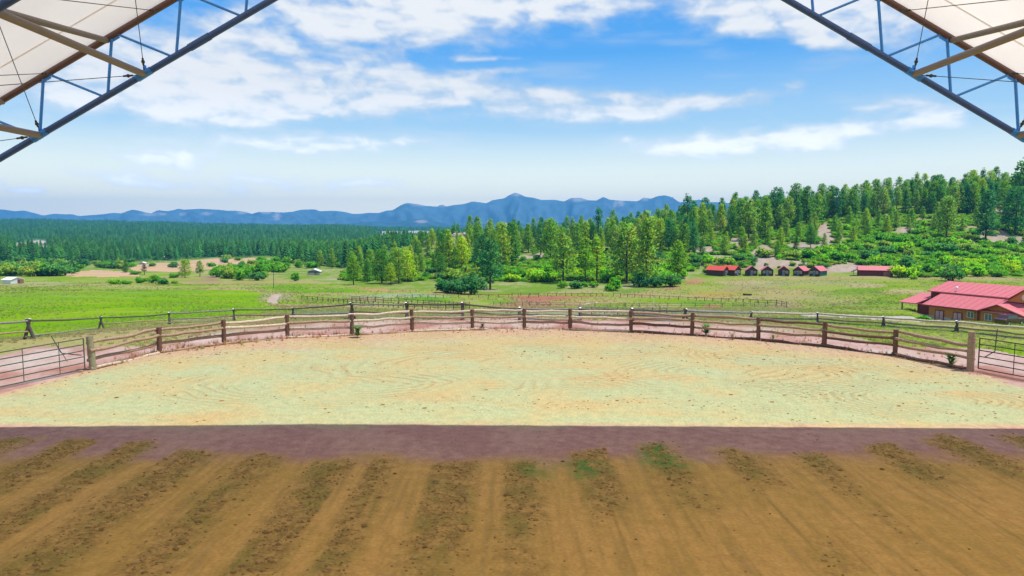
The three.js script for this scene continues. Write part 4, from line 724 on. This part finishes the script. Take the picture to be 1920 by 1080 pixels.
const PINES = [[101, { h: 20, R: 4.4, pointed: .7, base: .14, n: 70 }], [102, { h: 20, R: 4.8, pointed: .35, base: .2, n: 66 }], [103, { h: 20, R: 3.9, pointed: 1, base: .08, n: 74 }], [104, { h: 20, R: 4.5, pointed: .5, base: .27, n: 60, thin: .05 }], [105, { h: 20, R: 5.3, pointed: .25, base: .14, n: 68 }], [106, { h: 20, R: 3.4, pointed: .8, base: .34, n: 54, thin: .08 }], [107, { h: 20, R: 5.7, pointed: .9, base: .03, n: 76 }]].map(([s, o]) => ({ crown: pineCrown(s, o), trunk: pineTrunk(s + 50, 20, .38), h: 20 }));
const BUSHES = [[201, { w: 5.2, h: 4 }], [202, { w: 6.4, h: 3.6, lobes: 11 }], [203, { w: 4, h: 4.4, lobes: 8 }], [204, { w: 5, h: 3.2, lobes: 9 }], [205, { w: 4.6, h: 5.4, lobes: 10 }]].map(([s, o]) => ({ crown: bushCrown(s, o), trunk: bushStem(s + 50, o.w, o.h), h: o.h }));
function plant(kind, variant, mat, p, h, label, group, name, wide = 1) {
  const proto = (kind === 'pine' ? PINES : BUSHES)[variant], t = thing(name ?? (kind === 'pine' ? 'pine_tree' : 'oak_bush'), p, label, kind === 'pine' ? 'pine tree' : 'bush', group), s = h / proto.h;
  t.scale.set(s * wide * rr(.92, 1.08), s, s * wide * rr(.92, 1.08)); t.rotation.y = rr(0, 6.28);
  mesh('trunk', proto.trunk, barkM, t); mesh('crown', proto.crown, mat, t);
  return t;
}
const taken = [];
const foot = (px, py, down = 0) => { const p = hit(px, py); p.y -= down; return p; };
seed(700);
// [x, y of the foot, y of the top, shape, leaf colour, label, width]
const tree = (kind, name, list, wide = 1) => { for (const [px, py, top, variant, m, label, w] of list) { const p = foot(px, py, .1), d = -p.z, h = (py - top) / F * d * 1.01; plant(kind, variant, typeof m === 'number' ? (kind === 'pine' ? PINE_M : BUSH_M)[m] : m, p, h, label, undefined, name, (w ?? 1) * wide); taken.push([px, py, 7]); } };
tree('pine', 'pine_tree', [
  [663, 534, 479, 1, 1, 'first pine of the front grove, left end beside the white roofed shed', 1.2], [689, 529, 487, 0, 0, 'dark pine second from the left end of the front grove', 1.2], [716, 531, 468, 4, 0, 'broad dull green pine in the left part of the front grove', 1.25], [733, 534, 493, 1, 2, 'smaller yellow green pine in front of the left grove', 1.2], [748, 531, 466, 1, 4, 'tall pine with two bare trunks showing in the left grove', 1.2], [764, 528, 470, 4, 5, 'bright yellow green pine at the right end of the left grove', 1.15], [780, 524, 476, 2, 4, 'slender grey green pine right of the bright yellow green one', 1],
  [829, 505, 437, 0, 0, 'dark pine standing just left of the lime green pair', .9], [842, 508, 432, 2, 2, 'narrow yellow green pine in front of the upper pink outcrop', .95], [866, 506, 445, 1, 5, 'lime green round topped pine below the upper pink outcrop', 1.2], [905, 520, 440, 3, 3, 'bluish dark pine right behind the dark oaks', 1.1], [919, 543, 452, 3, 3, 'large blue green pine with a bare trunk at the orange soil', 1.3],
  [943, 500, 418, 0, 2, 'yellowish tall pine above the lime oak thicket', 1], [960, 497, 417, 0, 0, 'dark tall pine right of the yellowish one above the oak thicket', 1], [1032, 487, 411, 1, 1, 'tall pine rising over the middle of the oak thicket', 1.05], [1014, 478, 416, 5, 3, 'thin dark pine with open crown over the oak thicket', 1],
  [1056, 530, 441, 3, 4, 'grey green pine with a bare dark trunk, middle of the front row', 1.25], [1097, 527, 446, 3, 1, 'pine with a slim trunk right of the grey green one', 1], [1119, 530, 443, 5, 2, 'tall open pine with yellow green tufts and long bare trunk', 1.3], [1175, 530, 421, 1, 4, 'biggest pine of the front row, broad and grey green', 1.15], [1213, 536, 398, 2, 4, 'tallest narrow pine of the front row beside the dark oaks', 1.05], [1271, 530, 452, 3, 1, 'pine standing in the dark oaks at the edge of the cabin meadow', 1.1],
  [1122, 455, 390, 5, 3, 'lone thin pine sticking up against the blue mountains', 1.1], [1288, 445, 366, 5, 3, 'tall thin pine with a tuft on top against the mountains', 1.1], [1456, 425, 353, 4, 3, 'broad bluish pine on the skyline right of the gap over the cabins', 1], [1491, 420, 346, 1, 0, 'big dark pine on the skyline just left of the notch', 1.05], [1512, 421, 351, 0, 0, 'dark pointed pine on the left lip of the skyline notch', 1.05],
  [1403, 451, 376, 3, 4, 'large pine on the bare slope above the third and fourth cabin', 1.15], [1434, 448, 371, 2, 1, 'pointed pine on the bare slope right of the large one', 1.2], [1774, 447, 369, 1, 4, 'pine with a dark bare trunk and drooping yellow side, right hill', 1.1], [1848, 452, 358, 0, 3, 'dark pine above the bare bank on the right hill', .95], [1903, 438, 352, 4, 3, 'wide dark layered pine at the right edge above the bank', 1.2], [1915, 420, 300, 5, 0, 'open pine on the skyline at the right edge of the view', 1.3],
  [347, 521, 486, 4, 2, 'yellow green pine alone at the left of the dry tan field', 1.3], [375, 519, 489, 3, 4, 'reddish green pine alone in front of the dry tan field', 1.3], [236, 511, 485, 2, 0, 'small dark pine at the left end of the pink field', 1.4], [5, 492, 460, 0, 3, 'dark pine at the left edge of the view below the pale scree', 1.2], [14, 490, 463, 2, 3, 'second dark pine at the left edge below the pale scree', 1.1], [57, 489, 468, 0, 3, 'small dark pine right of the pair at the left edge', 1.2], [82, 488, 467, 2, 3, 'pointed dark pine below the right end of the pale scree', 1.2], [116, 487, 473, 0, 0, 'little pine behind the left thicket, farthest right one', 1.4],
]);
tree('pine', 'dead_tree', [[271, 515, 495, 5, deadM, 'small reddish dead tree at the end of the pink field', 1.6]]);
tree('bush', 'oak_bush', [
  [554, 527, 507, 2, 0, 'single round dense green bush on the grass near the shed', 1.0], [213, 533, 520, 1, 1, 'left end bush of the low thicket on the pasture edge', 1.5], [237, 533, 524, 3, 0, 'low middle bush of the thicket on the pasture edge', 1.6], [263, 531, 517, 3, 0, 'dark bush in the pasture edge thicket, third from the left', 1.1], [289, 531, 513, 0, 0, 'tallest bush of the thicket on the pasture edge', 1.5], [307, 533, 519, 3, 2, 'grey green bush at the right part of the pasture edge thicket', 1.3], [328, 532, 524, 3, 3, 'small bush at the right end of the pasture edge thicket', 1.3], [325, 521, 511, 3, 0, 'bush behind the right end of the pasture edge thicket', 1.5], [252, 515, 506, 3, 0, 'low bush beside the reddish dead tree', 1.7],
  [482, 526, 499, 4, 2, 'tall dark bush with a black shadow at the meadow edge', 1.4], [497, 520, 506, 0, 3, 'pale bush right of the tall dark one at the meadow edge', 1],
  [1113, 539, 524, 0, 0, 'small green bush in front of the bare trunked pines', 1.1], [1055, 540, 524, 0, 0, 'round green bush under the grey green pine', 1.2], [1080, 541, 523, 3, 2, 'dark bush between the two small ones under the pines', 1.3], [1098, 538, 526, 3, 0, 'low green bush right of the dark one under the pines', 1], [1152, 545, 514, 2, 0, 'pale green bush standing forward on the grass, middle of the front row', 1], [1144, 546, 530, 3, 0, 'low bush at the foot of the forward pale green one', 1],
  [838, 549, 508, 4, 5, 'blue green oak at the left end of the dark front clump', 1.2], [862, 551, 506, 4, 5, 'dark blue oak in the middle of the front clump', 1.2], [886, 552, 509, 0, 5, 'dark oak at the right of the front clump by the pine', 1], [1228, 538, 505, 4, 5, 'dark blue oak left in the clump beside the cabin meadow', 1.1], [1258, 537, 498, 4, 2, 'dark rounded oak at the red bank beside the cabin meadow', 1.1], [1201, 538, 509, 0, 5, 'dark oak at the foot of the tallest narrow pine', 1.1], [1279, 522, 499, 2, 1, 'bright green oak at the right end of the dark clump', 1],
  [1324, 512, 500, 3, 0, 'bush beside the leftmost cabin', 1], [1712, 524, 512, 0, 1, 'small bright bush alone on the grass right of the long shed', 1.1], [1700, 508, 472, 2, 2, 'tall dark rounded bush right behind the long shed', 1.0], [1783, 527, 493, 0, 2, 'grey green bush behind the ridge of the lodge roof', 1.1], [1733, 601, 588, 3, 0, 'dark shrub at the left front corner of the lodge', 1.7], [1703, 582, 576, 3, 2, 'low dark shrub below the porch post of the lodge', 1.4],
], 1);
// the rest of the wood, filled in by the ground it grows on; kept apart by their size in view
function fill(region, n, gap, fn) {
  let put = 0;
  for (let k = 0; k < n; k++) {
    const px = rr(region[0], region[2]), py = rr(region[1], region[3]);
    const r = fn(px, py); if (!r) continue;
    const [kind, hgt, m, v, label, group, name, g, wide] = r, gp = g ?? gap;
    if (taken.some(([x, y, q]) => Math.abs(x - px) < Math.max(gp, q * .7) && Math.abs(y - py) < Math.max(gp, q * .7) * .45)) continue;
    const p = hit(px, py); if (!p || bareAt(p.x, p.z, .85) > .15 && rnd() < .93) continue;
    p.y -= .1;
    const conical = kind === 'pine' && (v === 0 || v === 2 || v === 6), hue = HUES.get(m) ?? 'green', spot = PLACES.find(([x]) => px < x)[1], big = kind === 'pine' ? (hgt > 17 ? 'tall ' : hgt < 11 ? 'small ' : '') : hgt > 5.2 ? 'tall ' : hgt < 2.6 ? 'low ' : '';  // pines with pointed crowns, given a name of their own
    const swap = (t) => (conical ? t.replace(/\bpine\b/, 'pointed pine').replace(/\bpines\b/, 'pointed_pines') : t), o = plant(kind, v, m, p, hgt, swap(big + hue + ' ' + label) + ', ' + spot, swap(group) + ', ' + big + hue + ', ' + spot, conical ? 'pointed_pine' : name, wide ?? 1); if (conical) o.userData.category = 'fir tree'; taken.push([px, py, gp]); put++;
  }
  return put;
}
const HUES = new Map([...PINE_M.map((m, i) => [m, ['dark green', 'mid green', 'yellow green', 'blue green', 'grey green', 'lime green'][i]]), ...BUSH_M.map((m, i) => [m, ['deep green', 'bright green', 'blue green', 'pale olive', 'lime green', 'dark blue green'][i]])]);
const PLACES = [[150, 'left edge of the view'], [330, 'left of the dry field'], [520, 'left of the utility pole'], [660, 'near the white roofed shed'], [830, 'left of the front oak clump'], [960, 'above the front oak clump'], [1090, 'above the orange bare soil'], [1200, 'below the two eastern summits'], [1310, 'left of the first cabin'], [1420, 'above the first three cabins'], [1570, 'above the last four cabins'], [1690, 'above the long shed'], [1800, 'over the lodge left half'], [9999, 'over the lodge right half']];
const pick = (a) => a[Math.floor(rnd() * a.length)];
const lineY = (pts, x) => { let i = 0; while (i < pts.length - 2 && x > pts[i + 1][0]) i++; return lerp(pts[i][1], pts[i + 1][1], clamp((x - pts[i][0]) / (pts[i + 1][0] - pts[i][0]))); };
const CREST = [[1290, 421], [1450, 402], [1520, 398], [1600, 386], [1700, 376], [1760, 371], [1920, 356]], PINEFOOT = [[1290, 446], [1400, 440], [1520, 425], [1560, 412], [1700, 402], [1800, 402], [1920, 400]], BUSHTOP = [[1290, 470], [1450, 470], [1560, 450], [1700, 425], [1920, 420]];
const GP = 'pines crowding the top of the right hill', GS = 'pines scattered on the slope of the right hill', GO = 'oak bushes covering the lower right hillside', GM = 'pines on the ridge in the middle', GK = 'oak thicket below the middle ridge', GL = 'bushes left of the white roofed shed';
const counts = [
  fill([1290, 354, 1960, 447], 6000, 12, (x, y) => (y > lineY(CREST, x) && y < lineY(PINEFOOT, x) ? ['pine', rr(15, 22), PINE_M[pick([0, 0, 1, 1, 3, 4, 2])], pick([0, 1, 2, 3, 4, 0, 1]), 'pine of the hilltop stand', GP] : null)),
  fill([1300, 400, 1960, 500], 2600, 22, (x, y) => (y > lineY(PINEFOOT, x) - 4 && y < lineY(BUSHTOP, x) + 14 ? ['pine', rr(8, 14), PINE_M[pick([1, 2, 4, 4, 0])], pick([0, 2, 6, 6, 1]), 'pine among bushes on the right slope', GS] : null)),
  fill([1300, 420, 1960, 514], 5200, 20, (x, y) => (y > lineY(BUSHTOP, x) - 12 && (x > 1560 || y < 497) && (x > 1690 || y < 503 || x > 1560 && y < 497) ? (x < 1560 && rnd() < .55 ? null : ['bush', rr(4, 7), BUSH_M[pick([0, 0, 1, 2, 3])], pick([0, 1, 2, 3, 4]), 'oak on the lower right hillside', GO, 'oak_bush', 21, 1.35]) : null)),
  fill([1685, 490, 1960, 521], 900, 15, (x, y) => (y < 521 - (x - 1685) * .01 ? ['bush', rr(4, 6.5), BUSH_M[pick([0, 1, 1, 2, 4])], pick([0, 1, 2, 4]), 'oak of the lodge row', 'oak bushes in the row behind the lodge', 'oak_bush', 15, 1.3] : null)),
  fill([880, 428, 1300, 476], 2600, 13, (x, y) => (y > lineY([[880, 449], [1000, 448], [1130, 438], [1300, 420]], x) ? ['pine', rr(14, 20), PINE_M[pick([0, 1, 1, 2, 3, 4])], pick([0, 1, 2, 3, 0]), 'pine of the middle ridge', GM] : null)),
  fill([790, 470, 1300, 540], 5200, 17, (x, y) => (y < lineY([[790, 522], [880, 536], [930, 530], [1040, 528], [1130, 530], [1270, 524], [1300, 512]], x) && y > lineY([[790, 500], [900, 480], [1300, 462]], x) ? ['bush', rr(3.5, 6.5), BUSH_M[x > 935 && x < 1130 ? pick([1, 4, 4, 1, 0]) : pick([0, 1, 2, 5, 3])], pick([0, 1, 2, 4]), 'oak in the middle thicket', GK, 'oak_bush', 19, 1.3] : null)),
  fill([800, 476, 1310, 530], 1400, 30, (x, y) => (y < lineY([[790, 510], [880, 530], [1270, 520], [1310, 505]], x) ? ['pine', rr(12, 19), PINE_M[pick([1, 2, 4, 5, 0])], pick([0, 1, 2, 6]), 'pine in the oak thicket', 'pines in the oak thicket'] : null)),
  fill([770, 458, 905, 505], 900, 14, (x, y) => (y > lineY([[770, 482], [800, 466], [830, 462], [905, 450]], x) && y < 500 ? ['pine', rr(9, 14), PINE_M[pick([0, 1, 2, 3, 4])], pick([0, 1, 2]), 'pine on the wooded knoll', 'pines on the wooded knoll'] : null)),
  fill([655, 498, 830, 530], 900, 17, (x, y) => (y < lineY([[655, 524], [780, 522], [830, 512]], x) ? ['pine', rr(9, 15), PINE_M[pick([0, 1, 2, 4])], pick([0, 1, 2, 4]), 'pine behind the front grove', 'pines in the back of the left grove', 'pine_tree', 15] : null)),
  fill([408, 482, 660, 528], 2600, 15, (x, y) => (y < lineY([[408, 523], [470, 527], [500, 514], [560, 508], [575, 503], [660, 505]], x) && y > lineY([[408, 512], [450, 502], [490, 488], [660, 478]], x) ? (x > 560 && rnd() < .6 ? ['pine', rr(9, 14), PINE_M[pick([0, 1, 3, 4])], pick([0, 1, 2]), 'pine at the back of the thicket', 'pines behind the white roofed shed'] : ['bush', rr(4.5, 7), BUSH_M[pick([0, 0, 2, 3])], pick([0, 1, 2, 3]), 'bush in the thicket', GL, 'oak_bush', 13, 1.2]) : null)),
  fill([-20, 488, 150, 522], 1200, 14, (x, y) => (y < lineY([[-20, 522], [130, 516], [150, 505]], x) ? ['bush', rr(4.5, 8), BUSH_M[pick([0, 2, 2, 3, 5])], pick([0, 1, 3, 4]), 'bush below the plateau', 'bushes at the far left', 'oak_bush', 13, 1.4] : null)),
  fill([150, 486, 500, 506], 500, 20, (x, y) => (rnd() < (x < 245 ? .7 : .07) ? ['bush', rr(3, 6), BUSH_M[pick([0, 2, 3])], pick([1, 3]), 'bush at the tan field edge', 'bushes around the tan field', 'oak_bush', 12, 1.2] : null)),
  fill([1290, 462, 1570, 503], 700, 18, (x, y) => ['bush', rr(1.6, 3.4), BUSH_M[pick([0, 2, 3, 3])], pick([1, 3, 0]), 'bush on the bare slope', 'low bushes on the bare slope', 'oak_bush', 15, 1.1]),
];
console.log('planted', counts.join(' '));
{ // the low scrub between them, one mass
  const M = new THREE.Matrix4(), q = new THREE.Quaternion(), lists = [[], [], []], c = new THREE.Color();
  for (let k = 0; k < 21000; k++) {
    const px = rr(640, 1990), py = rr(395, 528);
    if (py < lineY([[640, 510], [800, 480], [880, 452], [1000, 446], [1130, 438], [1290, 421], [1450, 402], [1600, 386], [1760, 371], [1920, 356]], px) || py > lineY([[640, 530], [780, 528], [880, 540], [930, 532], [1040, 530], [1200, 532], [1270, 524], [1310, 503], [1560, 500], [1690, 505], [1700, 520], [1990, 518]], px)) continue;
    const p = hit(px, py); if (!p || bareAt(p.x, p.z, .9) > .1 || fbm(p.x * .06, p.z * .06, 3) < -.18) continue;
    const s = rr(.28, .72); q.setFromAxisAngle(V(0, 1, 0), rr(0, 6.28)); M.compose(p, q, V(s * 1.25, s * .8, s * 1.25)); lists[k % 3].push(M.clone());
  }
  lists.forEach((l, k) => { const im = new THREE.InstancedMesh(BUSHES[k].crown, BUSH_M[[0, 3, 1][k]], l.length); im.name = numbered('undergrowth'); l.forEach((m, i) => { im.setMatrixAt(i, m); const j = rr(.7, 1.2); im.setColorAt(i, c.setRGB(j * rr(.85, 1.2), j, j)); }); im.userData.kind = 'stuff'; tag(im, 'low green scrub covering the ground between the trees', 'undergrowth'); scene.add(im); });
}

// the far forest, one dark mass
{
  seed(2024);
  const kinds = [0, 1, 2].map((k) => {
    const L = Leaves(), h = 14, R = [2.7, 2.2, 3.2][k];
    for (let i = 0; i < 46; i++) { const t = (i + rnd()) / 46, rad = R * Math.pow(1 - t, k === 2 ? .55 : .8) * rr(.6, 1.15) + .12, az = i * 2.4, c = V(Math.cos(az) * rad * .6, h * (.1 + .9 * t), Math.sin(az) * rad * .6), o = V(Math.cos(az) * .6, 1, Math.sin(az) * .6); const a = V(Math.cos(az) * rad * .8, -.5, Math.sin(az) * rad * .8), b = V(-Math.sin(az), .15, Math.cos(az)).multiplyScalar(.55 + rad * .3), j = rr(.75, 1.25); L.tri(c, a, b, o.clone().normalize(), [j, j * rr(.9, 1.1), j]); L.tri(c.clone().add(V(0, .5, 0)), V(a.x * .5, 1.5, a.z * .5), b.clone().multiplyScalar(.8), o.clone().normalize(), [j, j, j]); }
    return L.geo();
  });
  const lists = [[], [], []], M = new THREE.Matrix4(), q = new THREE.Quaternion(), UPV = V(0, 1, 0);
  const put = (d, u, s) => { const x = ray(u, 430)[0] * d, z = -d; if (screeAt(x, z) > rr(-.1, .5) || inside(TAN, x, z)) return; if (fbm(x * .006, z * .003 + 5, 3) < -.33 && rnd() < .8) return; { const y = height(x, z), py = 430 + (EYE - y) / d * F; for (const [cx, cy, sx, sy] of [[56, 468, 42, 15], [735, 445, 38, 6], [790, 443, 30, 7]]) if (((u - cx) / sx) ** 2 + ((py - cy) / sy) ** 2 < rr(.7, 1.2)) return; } q.setFromAxisAngle(UPV, rr(0, 6.28)); const k = s * rr(.7, 1.25); M.compose(V(x, height(x, z) - .3, z), q, V(k * rr(.9, 1.2), k, k * rr(.9, 1.2))); lists[Math.floor(rnd() * 3)].push(M.clone()); };
  for (let k = 0; k < 44000; k++) { const d = Math.sqrt(lerp(560 * 560, 3250 * 3250, rnd() ** 1.25)), u = rr(-160, 1010); if (d < lineY([[-160, 560], [130, 580], [250, 690], [500, 690], [560, 560], [640, 470], [800, 640], [880, 720], [1010, 800]], u)) continue; put(d, u, d > 1500 ? 1.2 : 1); }
  for (let k = 0; k < 2600; k++) { const d = Math.sqrt(lerp(420 ** 2, 760 ** 2, rnd())), u = rr(520, 860); if (d < lineY([[520, 560], [600, 500], [660, 430], [780, 600], [860, 650]], u)) continue; put(d, u, .95); }
  const tint = new THREE.Color();
  lists.forEach((l, k) => {
    const im = new THREE.InstancedMesh(kinds[k], leafMat(.13, .42, .10), l.length); im.name = numbered('distant_forest');
    l.forEach((m, i) => { im.setMatrixAt(i, m); const j = rr(.65, 1.25); im.setColorAt(i, tint.setRGB(j * rr(.85, 1.25), j, j * rr(.85, 1.1))); });
    im.userData.kind = 'stuff'; tag(im, 'blue green forest covering the far plateau below the mountains', 'forest'); scene.add(im);
  });
}

// ---------------------------------------------------------------- small things: weeds, dry grass, clods
{
  seed(606);
  const weedM = leafMat(.17, .34, .07), stalkM = std(.25, .33, .1, .9);
  const weed = (px, py, h, n, label, m = weedM) => {
    const w = thing('weed', flat(px, py).add(V(0, 0, .2)), label, 'weed'), L = Leaves();
    for (let i = 0; i < n; i++) { const az = i * 2.4, t = .2 + .8 * rnd(), c = V(Math.cos(az) * h * .06, h * t * .75, Math.sin(az) * h * .06), a = V(Math.cos(az) * h * .42, h * rr(.05, .35), Math.sin(az) * h * .42), b = V(-Math.sin(az), .1, Math.cos(az)).multiplyScalar(h * .085), j = rr(.75, 1.25); L.tri(c, a, b, V(Math.cos(az) * .4, 1, Math.sin(az) * .4).normalize(), [j, j, j]); }
    mesh('leaf', L.geo(), m, w); mesh('stem', mergeGeometries([0, 1, 2].map((k) => bar(V(0, -.05, 0), V(rr(-.25, .25) * h, h * rr(.75, 1.02), rr(-.25, .25) * h), .014, .006, 5))), stalkM, w);
  };
  weed(672, 632, .8, 60, 'tall green weed at the foot of a post in the middle of the arena fence'); weed(1322, 628, .85, 60, 'tall green weed behind the rails right of the middle'); weed(1447, 636, .35, 34, 'low green weed between two posts on the right of the fence'); weed(1778, 687, .75, 50, 'pale green weed at the fence beside the right gate'); weed(905, 618, .5, 40, 'dry olive weed against the lowest rail at the middle of the fence', leafMat(.3, .24, .08)); weed(1372, 636, .5, 26, 'thin dry weed at the lowest rail right of the tall green one', leafMat(.42, .28, .16));
  // dry grass tufts along the fence
  const L = Leaves(); for (let i = 0; i < 16; i++) { const az = i * 2.4, c = V(rr(-.08, .08), .02, rr(-.08, .08)), a = V(Math.cos(az) * rr(.04, .2), rr(.16, .42), Math.sin(az) * rr(.04, .2)), b = V(-Math.sin(az), 0, Math.cos(az)).multiplyScalar(.012); L.tri(c, a, b, V(Math.cos(az) * .4, .8, Math.sin(az) * .4).normalize(), [1, 1, 1]); }
  const tuft = L.geo(), N = 1200, im = new THREE.InstancedMesh(tuft, leafMat(.6, .42, .27), N), M = new THREE.Matrix4(), q = new THREE.Quaternion(), c = new THREE.Color(); im.name = 'dry_grass';
  for (let i = 0; i < N; i++) {
    const t = rnd() * (POSTS.length - 1), k = Math.floor(t), p = POSTS[k].clone().lerp(POSTS[k + 1], t - k), o = rnd() < .55 ? rr(-.35, .6) : rr(-1.2, 6); p.z -= o; p.x += Math.sign(p.x) * Math.max(0, o) * .3 * (Math.abs(p.x) > 12 ? 1 : 0); p.y = -.02;
    q.setFromAxisAngle(V(0, 1, 0), rr(0, 6.28)); const s = rr(.3, .85) * (k < 4 ? 1.15 : .8); M.compose(p, q, V(s * 1.2, s, s * 1.2)); im.setMatrixAt(i, M); im.setColorAt(i, c.setRGB(rr(.7, 1.2), rr(.55, 1.15), rr(.5, 1.1)));
  }
  im.userData.kind = 'stuff'; tag(im, 'dry straw coloured grass tufts along the foot of the arena fence', 'dry grass'); scene.add(im);
  { // taller grass standing in the meadow and along the pasture
    const T = Leaves(); for (let i = 0; i < 9; i++) { const az = i * 2.4, b = V(-Math.sin(az), 0, Math.cos(az)).multiplyScalar(.07); T.tri(V(Math.cos(az) * .12, 0, Math.sin(az) * .12), V(Math.cos(az) * rr(.1, .35), rr(.3, .7), Math.sin(az) * rr(.1, .35)), b, V(Math.cos(az) * .3, .9, Math.sin(az) * .3).normalize(), [1, 1, 1]); }
    const list = [], cols = [];
    for (let k = 0; k < 90000 && list.length < 42000; k++) {
      const d = 34 * Math.pow(290 / 34, rnd() ** .85), u = rr(-60, 1980), x = ray(u, 430)[0] * d, z = -d, zn = zone(x, z); if (zn !== 'meadow' && zn !== 'pasture') continue;
      const f = fbm(x * .05 + 3, z * .05, 3); if (f < rr(-.3, .25)) continue;
      const g = groundColor(zn, x, z), dry = rnd() < .3 ? 1 : 0, s = rr(.3, .95) * (zn === 'pasture' ? .5 : .8) * lerp(.45, 1, sstep(45, 130, d));
      q.setFromAxisAngle(V(0, 1, 0), rr(0, 6.28)); M.compose(V(x, height(x, z) - .03, z), q, V(s * 1.5, s, s * 1.5)); list.push(M.clone()); const j = rr(.7, 1.1); cols.push(mix3(g, [.42, .36, .17], dry * .7).map((v) => v * j));
    }
    const gm = new THREE.InstancedMesh(T.geo(), leafMat(1, 1, 1), list.length); gm.name = 'tall_grass'; list.forEach((m, i) => { gm.setMatrixAt(i, m); gm.setColorAt(i, c.setRGB(...cols[i])); });
    gm.userData.kind = 'stuff'; tag(gm, 'uneven tufts of green and dry grass standing on the meadow', 'grass'); scene.add(gm);
  }
  // clods
  const rock = () => { const g = new THREE.IcosahedronGeometry(1, 1), a = g.attributes.position; const f = {}; for (let k = 0; k < a.count; k++) { const key = [a.getX(k), a.getY(k), a.getZ(k)].map((v) => v.toFixed(3)).join(); f[key] ??= rr(.65, 1.25); a.setXYZ(k, a.getX(k) * f[key] * 1.35, a.getY(k) * f[key] * .6, a.getZ(k) * f[key]); } g.computeVertexNormals(); return g; };
  const scatter = (name, n, col, label, fn) => {
    const list = []; for (let tries = 0; list.length < n && tries < n * 40; tries++) { const r = fn(); if (r) list.push(r); }
    const m = new THREE.InstancedMesh(rock(), std(...col, 1), list.length); m.name = name; m.castShadow = m.receiveShadow = true;
    list.forEach(([x, d, s], i) => { q.setFromAxisAngle(V(0, 1, 0), rr(-.7, .7)); M.compose(V(x, dirtHeight(x, d) + s * .25, -d), q, V(s, s * rr(.7, 1.1), s)); m.setMatrixAt(i, M); const j = rr(.6, 1.3); m.setColorAt(i, c.setRGB(j, j * rr(.9, 1.05), j * rr(.85, 1.1))); });
    m.userData.kind = 'stuff'; tag(m, label, 'clods'); scene.add(m);
  };
  scatter('dirt_clods', 13000, [.36, .225, .08], 'small brown clods of dirt in the churned stripes under the roof', () => { const x = rr(-19.5, 19.5), d = rr(9, 21); const r = rough(x, d); return rnd() < r * r * .9 + .006 ? [x, d, rr(.009, .027) * (rnd() < .1 ? 2 : 1)] : null; });
  scatter('dry_clods', 1500, [.3, .19, .075], 'dark dry clods scattered over the sunlit sand', () => { const x = rr(-20, 20), d = rr(22.3, 44); if (d > arenaEdge(x) - .2) return null; const k = Math.max(sstep(.05, .5, fbm(x * .15 + 4, d * .3, 3)), sstep(5, .2, arenaEdge(x) - d) * .6, sstep(4, 12, x) * .35); return rnd() < k + .05 ? [x, d, rr(.012, .034) * (rnd() < .08 ? 1.8 : 1)] : null; });
}
renderer.render(scene, camera);
